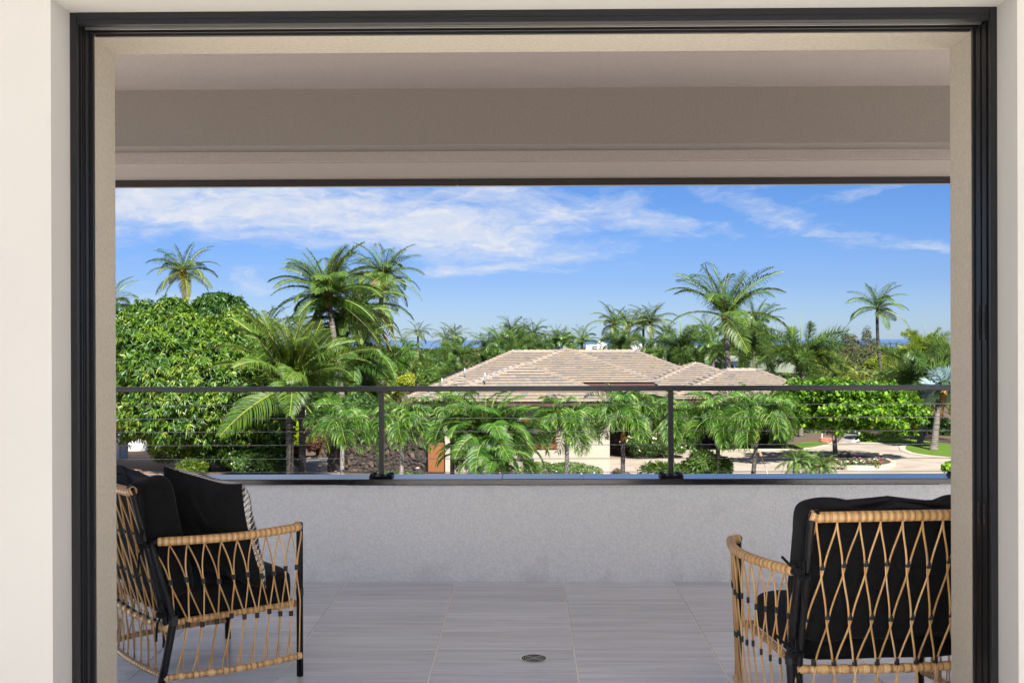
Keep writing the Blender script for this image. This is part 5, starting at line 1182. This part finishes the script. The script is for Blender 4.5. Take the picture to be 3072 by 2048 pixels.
# big multi-stemmed clump in the middle of the row
for i, (cx, cy, d, L, lab) in enumerate([(1465, 1340, 46, 2.6, 'left stem of the big bright green palm clump in the row'), (1520, 1350, 47, 2.3, 'right stem of the big bright green palm clump in the row'), (1490, 1425, 45.4, 1.9, 'low front stem of the big bright green palm clump'), (1420, 1400, 46.5, 1.7, 'small left stem of the big bright green palm clump')]):
    palm('palm_clump', 'broad', cx, cy, d, L, lab, group='stems of the big palm clump', r=.09, counts=C_(6, 9, 9, 7, 4, 1) if i < 2 else C_(1, 3, 5, 4, 3, 0), seed=70+i, shaft=(.5, .09, 'shaft'))

# silver fan palm by the right column
def fan(name, L, seed):
    b = MB(); r = random.Random(seed); b.tube([(0, 0, 0), (.45*L, 0, .10*L), (.62*L, 0, .10*L)], [.02, .016, .01], 5, m=1)
    for k in range(30):
        a = R(-128+256*k/29); d = Vector((math.cos(a), math.sin(a), r.uniform(-.05, .16)+.25*abs(math.sin(a*.5))))
        leaflet(b, Vector((.60*L, 0, .10*L)), d, Vector((0, 0, 1)), L*.62*r.uniform(.85, 1.05), .085*L, .07, r.random(), 4)
    return b.mesh(name, [M['silver'], M['rachis_g']])
fm = [fan('fan_leaf', 1, i) for i in range(3)]
p = G(2800, 1351); bp_ = thing('silver_fan_palm', 'silver-blue fan palm at the right edge beside the column', 'palm tree', (p.x, p.y, GZ))
top = P(2832, 1160, p.y)-p; trunk_obj(bp_, (0, 0, -.1), (top.x*.45, 0, top.z-.8), .23, .17, M['trunk'], flare=1.6); b = MB(); b.tube([(top.x*.45, 0, top.z-2.0), (top.x*.9, 0, top.z-.2), (top.x*.95, 0, top.z)], [.17, .21, .10], 12); b.build('leaf_base', M['boot'], bp_, smooth=True, local=True)
for k in range(26):
    o = obj('fan_leaf', fm[k % 3], bp_); el_ = R([65, 40, 12, -12, -35][k % 5]+rnd.uniform(-8, 8))
    o.matrix_local = Matrix.Translation((top.x*.95, 0, top.z-.25)) @ Matrix.Rotation(k*2.4, 4, 'Z') @ Matrix.Rotation(-el_, 4, 'Y') @ Matrix.Rotation(rnd.uniform(-.5, .5), 4, 'X') @ Matrix.Scale(1.5*rnd.uniform(.85, 1.1), 4)

# round-leaved tree in the planter
p = G(2507, 1388); cl = (p.x, p.y, GZ+.15)
lob = [(2420, 1205, 63, 100, 66), (2530, 1190, 63.5, 120, 55), (2640, 1205, 63.8, 110, 60), (2700, 1240, 63.5, 80, 55), (2480, 1265, 62.5, 100, 45), (2600, 1265, 62.5, 110, 42), (2560, 1230, 61.5, 130, 50), (2345, 1225, 61, 75, 55), (2400, 1180, 61, 60, 35), (2500, 1170, 61.5, 90, 28), (2620, 1172, 62, 60, 25), (2700, 1290, 64, 50, 25), (2600, 1312, 63, 24, 14), (2740, 1255, 64, 45, 35)]
leaf_thing('round_leaf_tree', 'low spreading tree with bright round leaves growing from the planter bed', 'tree', cl, [pl(cl, *l) for l in lob], 3900, 6, .19, .15, 'clusia', 41,
           trunk=(-.08, 0, 1.55), tips=[(-1.6, 0, 2.3), (-.7, .5, 2.9), (.9, -.2, 2.7), (2.0, .2, 2.2), (3.0, .1, 2.0), (.2, .9, 3.1), (-2.4, .2, 2.0), (1.3, -.7, 2.0)], tr=.155, droop=.1, out=.7, upb=.6, rnd_leaf=True, tb=.46, tv=.48, under=.35, low=-.6, shell=.18, rough=.28)

# pygmy date palms
for i, (cx, cy, d, L, lab) in enumerate([(2392, 1385, 54, 1.15, 'leftmost of the three pygmy date palms by the planter'), (2435, 1392, 57, 1.15, 'middle pygmy date palm by the planter'), (2472, 1402, 54.5, .95, 'rightmost and smallest pygmy date palm by the planter')]):
    palm('pygmy_date_palm', 'pygmy', cx, cy, d, L, lab, 'palm tree', 'pygmy date palms', r=.10, trunk='trunk_d', counts=C_(4, 7, 8, 7, 5, 3), seed=50+i)

# shrubs
def shrub(label, px, py, d, rx, ry, m, n, seed, name='shrub', ll=.11, lw=.05, flowers=None, lobes=None, cat='shrub', z=None, group=None, **kw):
    c = P(px, py, d); gz = (tz(c.y) if z is None else z); loc = (c.x, c.y, gz); ls = lobes or []
    if not ls:
        r = random.Random(seed)
        for k in range(6): ls.append((px+r.uniform(-.55, .55)*rx, py+r.uniform(-.35, .45)*ry, d+r.uniform(-.5, .5), rx*r.uniform(.4, .62), ry*r.uniform(.45, .7)))
    Ls = [pl(loc, *l) for l in ls]; a = dict(droop=.2, upb=.5, under=.25, low=-.8); a.update(kw)
    return leaf_thing(name, label, cat, loc, Ls, n, 6, ll, lw, m, seed, flowers=flowers, group=group, **a)
shrub('rounded bright green shrub with long leaves around the palm trunk', 2118, 1405, 48.5, 92, 62, 'shrub', 1500, 1, ll=.21, lw=.055, droop=.4, tb=.66, tv=.4)
shrub('spiky light green plant at the foot of the right railing post', 2000, 1420, 47.5, 75, 30, 'shrub', 240, 2, ll=.42, lw=.035, upb=1.2, tb=.75, name='spiky_plant', cat='plant')
shrub('clipped hedge with small blue flowers against the cream wall', 1680, 1415, 57, 125, 34, 'shrub', 2300, 3, ll=.085, lw=.05, flowers=('petal_b', 26, .075), name='hedge', cat='hedge', tb=.60, tv=.4)
shrub('small round bush dotted with pink flowers on the drive edge', 1862, 1420, 55, 32, 20, 'shrub', 420, 4, ll=.07, lw=.04, flowers=('petal_p', 60, .05))
shrub('flowering bush with blush blossoms left of the house columns', 1925, 1338, 65.5, 75, 38, 'shrub', 1700, 5, ll=.09, lw=.05, flowers=('petal_pk', 80, .08), tb=.35)
shrub('rounded flowering bush right of the blush blossom bush', 2010, 1330, 66, 60, 44, 'shrub', 1400, 6, ll=.09, lw=.05, flowers=('petal_pk', 60, .08), tb=.42)
shrub('long hedge of pale flowers along the back of the drive', 2235, 1322, 75.5, 105, 34, 'shrub', 2400, 7, ll=.11, lw=.05, flowers=('petal_pk', 150, .10), tb=.34, name='hedge', cat='hedge')
shrub('olive green bush at the end of the pale flower hedge', 2352, 1315, 77, 48, 34, 'olive', 1300, 8, ll=.12, lw=.05)
shrub('dark green bush behind the planter tree trunk by the hose', 2470, 1300, 88, 60, 26, 'shrub', 1300, 9, ll=.12, lw=.06, tb=.3)
shrub('grassy green clump beside the slate steps', 2520, 1308, 80, 22, 20, 'shrub', 400, 10, ll=.2, lw=.04, tb=.6)
shrub('yellow-green feathery bush at the foot of the mango tree', 588, 1408, 57, 55, 34, 'shrub_y', 1000, 11, ll=.2, lw=.03, tb=.12, tv=.3, upb=.9)
shrub('dark glossy shrub with tiny white flowers under the mango', 745, 1385, 58, 110, 50, 'shrub', 2600, 12, ll=.13, lw=.075, flowers=('petal_w', 20, .08), tb=.40)
shrub('green hedge with white blossoms between mango and palm trunks', 822, 1310, 66, 66, 75, 'shrub', 2600, 13, ll=.14, lw=.09, flowers=('petal_w', 40, .10), tb=.55)
shrub('bright yellow-green bush seen between the two dark trunks', 892, 1300, 67, 30, 58, 'shrub_y', 1300, 14, ll=.15, lw=.10, flowers=('petal_w', 10, .10), tb=.6)
shrub('white-flowering tall bush behind the two dark trunks', 888, 1240, 70, 28, 34, 'shrub', 800, 15, ll=.15, lw=.09, flowers=('petal_w', 60, .14), tb=.45)
shrub('rust-red croton bush left of the gravel path', 882, 1362, 63, 28, 30, 'croton', 700, 16, ll=.14, lw=.05)
shrub('taller red-brown croton bush behind the gravel path', 935, 1325, 66, 30, 34, 'croton', 800, 17, ll=.14, lw=.05)
shrub('green filler shrub between croton and lava wall', 968, 1330, 67, 24, 50, 'shrub', 800, 18, ll=.13, lw=.07, tb=.5)
shrub('low yellow-green tuft beside the coconut trunk', 812, 1392, 59, 26, 22, 'shrub_y', 380, 19, ll=.14, lw=.03, tb=.1)
shrub('low groundcover plants along the foot of the gate wall', 1180, 1424, 57.5, 95, 10, 'shrub', 500, 20, ll=.10, lw=.05, name='groundcover', cat='plants', tb=.75)
shrub('dark green plants growing on the raised lava terrace', 1120, 1290, 66.8, 130, 36, 'shrub', 2600, 21, ll=.16, lw=.08, tb=.40, z=GZ)
shrub('dense dark shrubbery behind the left terrace', 1010, 1235, 74, 130, 70, 'shrub', 3000, 22, ll=.22, lw=.09, tb=.2, z=GZ)
shrub('dark shrubbery behind the white-flowering hedge', 800, 1240, 78, 120, 95, 'shrub', 3000, 23, ll=.22, lw=.09, tb=.2, z=GZ)
shrub('sprig of lime green round leaves at the right edge of the drive', 2850, 1398, 46, 22, 18, 'clusia', 60, 24, ll=.17, lw=.16, tb=.75, z=GZ)
shrub('pale flowering bush behind the house corner at left', 1222, 1140, 74, 34, 26, 'shrub_y', 900, 25, ll=.13, lw=.07, tb=.7, z=GZ)
shrub('grey-green leafy bush between palm and solar panel roof', 1290, 1130, 76, 38, 44, 'shrub', 1500, 26, ll=.14, lw=.06, tb=.62, z=GZ)
for i, (px, py, d, rx, ry, lab) in enumerate([(2400, 1290, 84, 55, 40, 'dark leafy bush behind the lawn left of the hose'), (2590, 1290, 90, 50, 24, 'dark bush at the head of the slate steps'), (2650, 1280, 90, 60, 34, 'dark green bank of leaves behind the middle of the lawn'), (2730, 1285, 86, 60, 42, 'dark green bank of leaves left of the silver palm trunk'), (2820, 1290, 82, 50, 50, 'leafy bank behind the silver palm trunk'), (2560, 1200, 96, 110, 60, 'shadowy bush showing behind the round-leaved tree'), (2700, 1225, 92, 90, 60, 'dark mass of palms low behind the foxtails')]):
    shrub(lab, px, py, d, rx, ry, 'shrub', 1500, 60+i, ll=.24, lw=.09, tb=.18, tv=.3, z=GZ)
# areca clumps on the right and left of the house: many stems, yellow-green arching fronds
def areca(label, px, py, d, rx, n, L, seed, kind='areca'):
    r = random.Random(seed); c = P(px, py, d); t = thing('areca_clump', label, 'palm clump', (c.x, c.y, tz(c.y)), 0, 'yellow-green areca clumps')
    hh = c.z-tz(c.y)
    for k in range(n):
        a = r.uniform(0, 6.28); rad = rx*d/F*math.sqrt(r.random()); q = Vector((math.cos(a)*rad, math.sin(a)*rad*.8, 0)); h = max(.3, hh*r.uniform(.55, 1.0))
        if k % 2 == 0:
            b = MB(); b.tube([q, q+Vector((0, 0, h))], [.035, .03], 5, cap=False); b.build('stem', M['shaft'], t, smooth=True, local=True)
        for cl, m_ in (('up', 1), ('high', 2), ('mid', 2), ('flat', 1)):
            for _ in range(m_):
                o = obj('frond', r.choice(fronds(kind)[cl]), t); s_ = L*r.uniform(.7, 1.1)
                o.matrix_local = Matrix.Translation(q+Vector((0, 0, h))) @ Matrix.Rotation(r.uniform(0, 6.28), 4, 'Z') @ Matrix.Rotation(r.uniform(-.3, .3), 4, 'X') @ Matrix.Scale(s_, 4)
areca('yellow-green areca clump right of the spear-leaved foxtail', 2500, 1098, 96, 50, 9, 2.1, 1)
areca('golden areca clump in front of the dry tree', 2560, 1140, 92, 60, 10, 2.0, 2)
areca('areca clump at the foot of the curved coconut palm', 2660, 1125, 98, 50, 9, 2.1, 3)
areca('tall yellow areca clump left of the bright foxtail', 2695, 1090, 104, 45, 8, 2.2, 4)
areca('olive areca clump below the golden one', 2620, 1170, 86, 70, 9, 2.0, 5)
areca('golden areca clump far left behind the christmas palm', 1282, 1095, 112, 40, 8, 2.2, 6)
areca('olive areca clump left of the house corner', 1170, 1160, 80, 60, 9, 2.1, 7)
areca('areca clump behind the nearest coconut crown', 980, 1130, 80, 90, 11, 2.4, 8, 'feather')
areca('areca clump under the tall left palms', 1090, 1180, 78, 60, 9, 2.3, 9, 'feather')
areca('low areca clump at the right behind the silver palm', 2830, 1200, 86, 60, 9, 2.2, 10)
areca('areca clump between the two right foxtails', 2480, 1170, 88, 50, 8, 2.2, 11, 'feather')
areca('areca clump behind the right lava wall', 2340, 1200, 90, 60, 8, 2.2, 12, 'feather')
# dry, wispy tree at right
p = P(2572, 1019, 150); dl = (p.x, 150, tz(150))
leaf_thing('dry_tree', 'wispy olive-brown tree with bare twigs rising over the sea on the right', 'tree', dl, [pl(dl, *l) for l in [(2560, 1060, 150, 75, 42), (2610, 1065, 150, 65, 38), (2520, 1072, 150, 50, 34), (2550, 1022, 150, 26, 22), (2600, 1008, 150, 14, 30), (2625, 1030, 150, 16, 16), (2535, 1010, 150, 12, 10), (2505, 1030, 150, 12, 10)]], 2900, 5, .30, .07, 'olive', 51,
           trunk=(0, 0, 1.5), tips=[(-1, 0, 5.5), (1.2, 0, 6.8), (-2.6, 0, 4.6), (2.4, 0, 4.8), (.2, 0, 5)], tr=.16, bark='bark', droop=.35, under=.45, shell=.35, tv=.5)
for i, (px, py, d, rx, ry, m, lab) in enumerate([
    (1700, 1068, 112, 75, 20, 'olive', 'olive scrubby tree just over the roof peak'), (1800, 1066, 140, 80, 14, 'shrub', 'green bush under the white hotel block'), (1610, 1060, 125, 60, 22, 'shrub', 'green bush behind the left part of the ridge'),
    (1440, 1080, 118, 60, 30, 'olive', 'rusty olive bush left of the roof slope'), (1250, 1088, 140, 70, 20, 'olive', 'olive bush below the lone sea palm'), (1300, 1084, 150, 60, 18, 'shrub', 'green bush under the pair of palms'),
    (2440, 1070, 130, 60, 26, 'shrub_y', 'light green bush right of the spear leaf'), (2720, 1060, 170, 80, 20, 'olive', 'pale olive scrub on the slope at right'), (2640, 1085, 120, 50, 22, 'shrub_y', 'bright bush under the dry tree'),
    (2320, 1062, 140, 70, 24, 'shrub_y', 'bright yellow-green bush behind the green roof'), (1950, 1075, 125, 70, 24, 'shrub', 'green bush behind the right slope of the main roof'), (2090, 1080, 112, 60, 26, 'shrub', 'dark green bush left of the green roof'),
    (1180, 1095, 110, 60, 30, 'shrub', 'mid green bush right of the left-hand coconuts'), (2800, 1070, 150, 50, 20, 'olive', 'olive scrub beside the right column'), (1500, 1075, 104, 60, 26, 'shrub', 'leafy bush at the left end of the ridge')]):
    shrub(lab, px, py, d, rx, ry, m, 1500, 200+i, ll=.003*d, lw=.0013*d, tb=.42, tv=.4)
# far belt of trees down to the shore
g = np.random.default_rng(5); lobes = []
for i in range(620):
    y = 128*(15.0**g.random()); x = (g.random()*1.15-.575)*y*1.0; h = 2.6+g.random()*1.7+(y > 500)*.8; rr_ = 3+g.random()*4+y*.006
    lobes.append((x, y, tz(y)+h*.45, rr_, rr_, h*.62))
far_mats = [('shrub', .36), ('olive', .4), ('feather', .45)]
for gi, (mn, tb_) in enumerate(far_mats):
    Vs = []; Fs = []; Ts = []; o_ = 0
    for i, l in enumerate(lobes[gi::3]):
        s_ = .30+l[1]*.0017; V, Fc, T = foliage(900+i*3+gi, [l], 150, 3, s_*2.0, s_*.8, droop=.2, upb=.4, low=-.15, under=.1, tb=tb_, tv=.5)
        Vs.append(V); Fs.append(Fc+o_); Ts.append(T); o_ += len(V)
    obj(('far_trees', 'far_scrub', 'far_palms')[gi], tri_mesh('far_trees', np.concatenate(Vs), np.concatenate(Fs), M[mn], np.concatenate(Ts)), kind='stuff')

# planter flowers
colr = ['petal_p', 'petal_w', 'petal_r', 'petal_p', 'petal_w']
fl_pos = [(2417, 1372, 1), (2427, 1371, 1), (2405, 1374, 1), (2530, 1368, 0), (2545, 1369, 0)]+[(2495+8.2*k+rnd.uniform(-3, 3), 1393+9*math.sin(k*1.9)*(1 if k < 18 else .6)+2, None) for k in range(19)]
fl_pos = [(x_, y_ if c_ is not None else 1386+abs((k*7) % 13), c_) for k, (x_, y_, c_) in enumerate(fl_pos)]
for k, (x_, y_, c_) in enumerate(fl_pos):
    q = G(x_, y_, GZ+.22); ci = colr[k % 5] if c_ is None else colr[c_]
    loc = (q.x, q.y, GZ+.24); nm = {'petal_p': 'magenta', 'petal_w': 'white', 'petal_r': 'red'}[ci]
    leaf_thing('bedding_plant', 'small %s bedding plant in the round planter, %s' % (nm, 'behind the tree trunk' if c_ is not None else ('among the row in front of the tree' if k < 14 else 'towards the right rim')), 'flower', loc, [(0, 0, .12, .13, .13, .12)], 26, 4, .10, .05, 'shrub', 700+k, group='%s bedding plants %s' % (nm, 'behind the trunk' if c_ is not None else ('in front of the tree' if k < 14 else 'towards the right rim')), flowers=(ci, 8, .05), tb=.6)
# red croton sprigs in the bed at right
for k, (x_, y_) in enumerate([(2742, 1311), (2766, 1314)]):
    q = G(x_, y_); leaf_thing('red_plant', 'upright dark red-leaved plant %s in the bed behind the lawn' % ['left one', 'right one'][k], 'plant', tuple(q), [(0, 0, .5, .18, .18, .5)], 60, 5, .22, .05, 'croton', 800+k)

# garden fittings
M['copper'] = mat('weathered_copper', (.42, .24, .18, 1), .5, metal=.3)
def path_light(px, py, d_label, top='copper', h=.55, z=GZ):
    q = G(px, py, z); t = thing('path_light', d_label, 'garden light', tuple(q), 0, 'garden path lights')
    b = MB(); b.tube([(0, 0, 0), (0, 0, h)], .016, 6); b.build('stake', M['black_metal'], t, smooth=True, local=True)
    b = MB(); b.tube([(0, 0, h-.01), (0, 0, h), (0, 0, h+.05), (0, 0, h+.085)], [.13, .15, .07, .01], 14); b.build('shade', M[top], t, smooth=True, local=True)
path_light(958, 1421, 'copper mushroom light standing in the gravel path', h=.42)
path_light(1006, 1413, 'copper mushroom light against the left end of the lava wall', h=.62)
path_light(2732, 1329, 'pale mushroom light on the lawn before the silver palm', 'steel', .42)
path_light(2641, 1386, 'thin mushroom light on the right rim of the planter', 'copper', .42, GZ+.2)
path_light(2496, 1384, 'low copper light left of the planter tree trunk', 'copper', .2, GZ+.2)
path_light(2493, 1318, 'dark mushroom light beside the red hose', 'black_metal', .42)
path_light(1253, 1424, 'copper mushroom light at the right end of the lava wall', 'copper', .34)
path_light(1912, 1428, 'small mushroom light left of the right railing post', 'copper', .40)
for k, (x_, y0, y1) in enumerate([(2495, 1371, 1355), (2637, 1387, 1371)]):
    q = G(x_, y0, GZ+.2); b = MB(); b.tube([(q.x, q.y, q.z-.1), (q.x-.02, q.y, q.z+(y0-y1)/F*q.y)], .018, 6); o = b.build('stake', M['dead'] if False else M['bark_d']); tag(o, 'thin dark stake in the planter %s' % ['left of the tree trunk', 'at its right rim'][k], 'stake')
q = G(2478, 1327); ho_ = thing('hose_coil', 'coiled terracotta red garden hose lying on the bed edge', 'hose', tuple(q))
b = MB(); pts = []
for k in range(0, 260): a = k*.19; rr_ = .42+.07*math.sin(k*.37)+.03*math.sin(k*1.3); pts.append((rr_*math.cos(a)*1.0, rr_*.75*math.sin(a), .03+.0011*k+.02*math.sin(a*1.3)))
b.tube(pts, .022, 6); b.build('hose', mat('red_hose', (.45, .13, .095, 1), .5), ho_, smooth=True, local=True)
q = G(2466, 1326); b = MB(); b.tube([(q.x, q.y, GZ), (q.x, q.y, GZ+.62)], .035, 8); b.tube([(q.x, q.y, GZ+.60), (q.x+.12, q.y-.02, GZ+.63)], .03, 8)
o = b.build('standpipe', M['hotel'], smooth=False); tag(o, 'white standpipe tap beside the red hose coil', 'standpipe')
tl = thing('garden_stake', 'brown conical cap on a thin pale tree stake leaning by the palm trunk', 'garden stake', tuple(P(2280, 1360, 46)))  # a tree stake with a brown hat, no lamp
b = MB(); b.tube([(.02, 0, -.02), (.36, -.3, -1.1), (.45, -.4, -1.5)], .014, 6); b.build('pole', M['steel'], tl, smooth=True, local=True)
b = MB(); b.tube([(.04, 0, -.10), (.035, 0, -.08), (-.02, 0, .09), (-.035, 0, .13)], [.075, .08, .03, .02], 10); b.build('cone', mat('rusty_cone', (.24, .13, .09, 1), .7), tl, smooth=True, local=True)
b = MB(); q0, q1 = P(2357, 1388, 50), P(2335, 1440, 50); b.tube([q0, q1], .012, 6); o = b.build('stake', M['steel']); tag(o, 'thin pale metal stake leaning beside the pygmy date palms', 'stake')
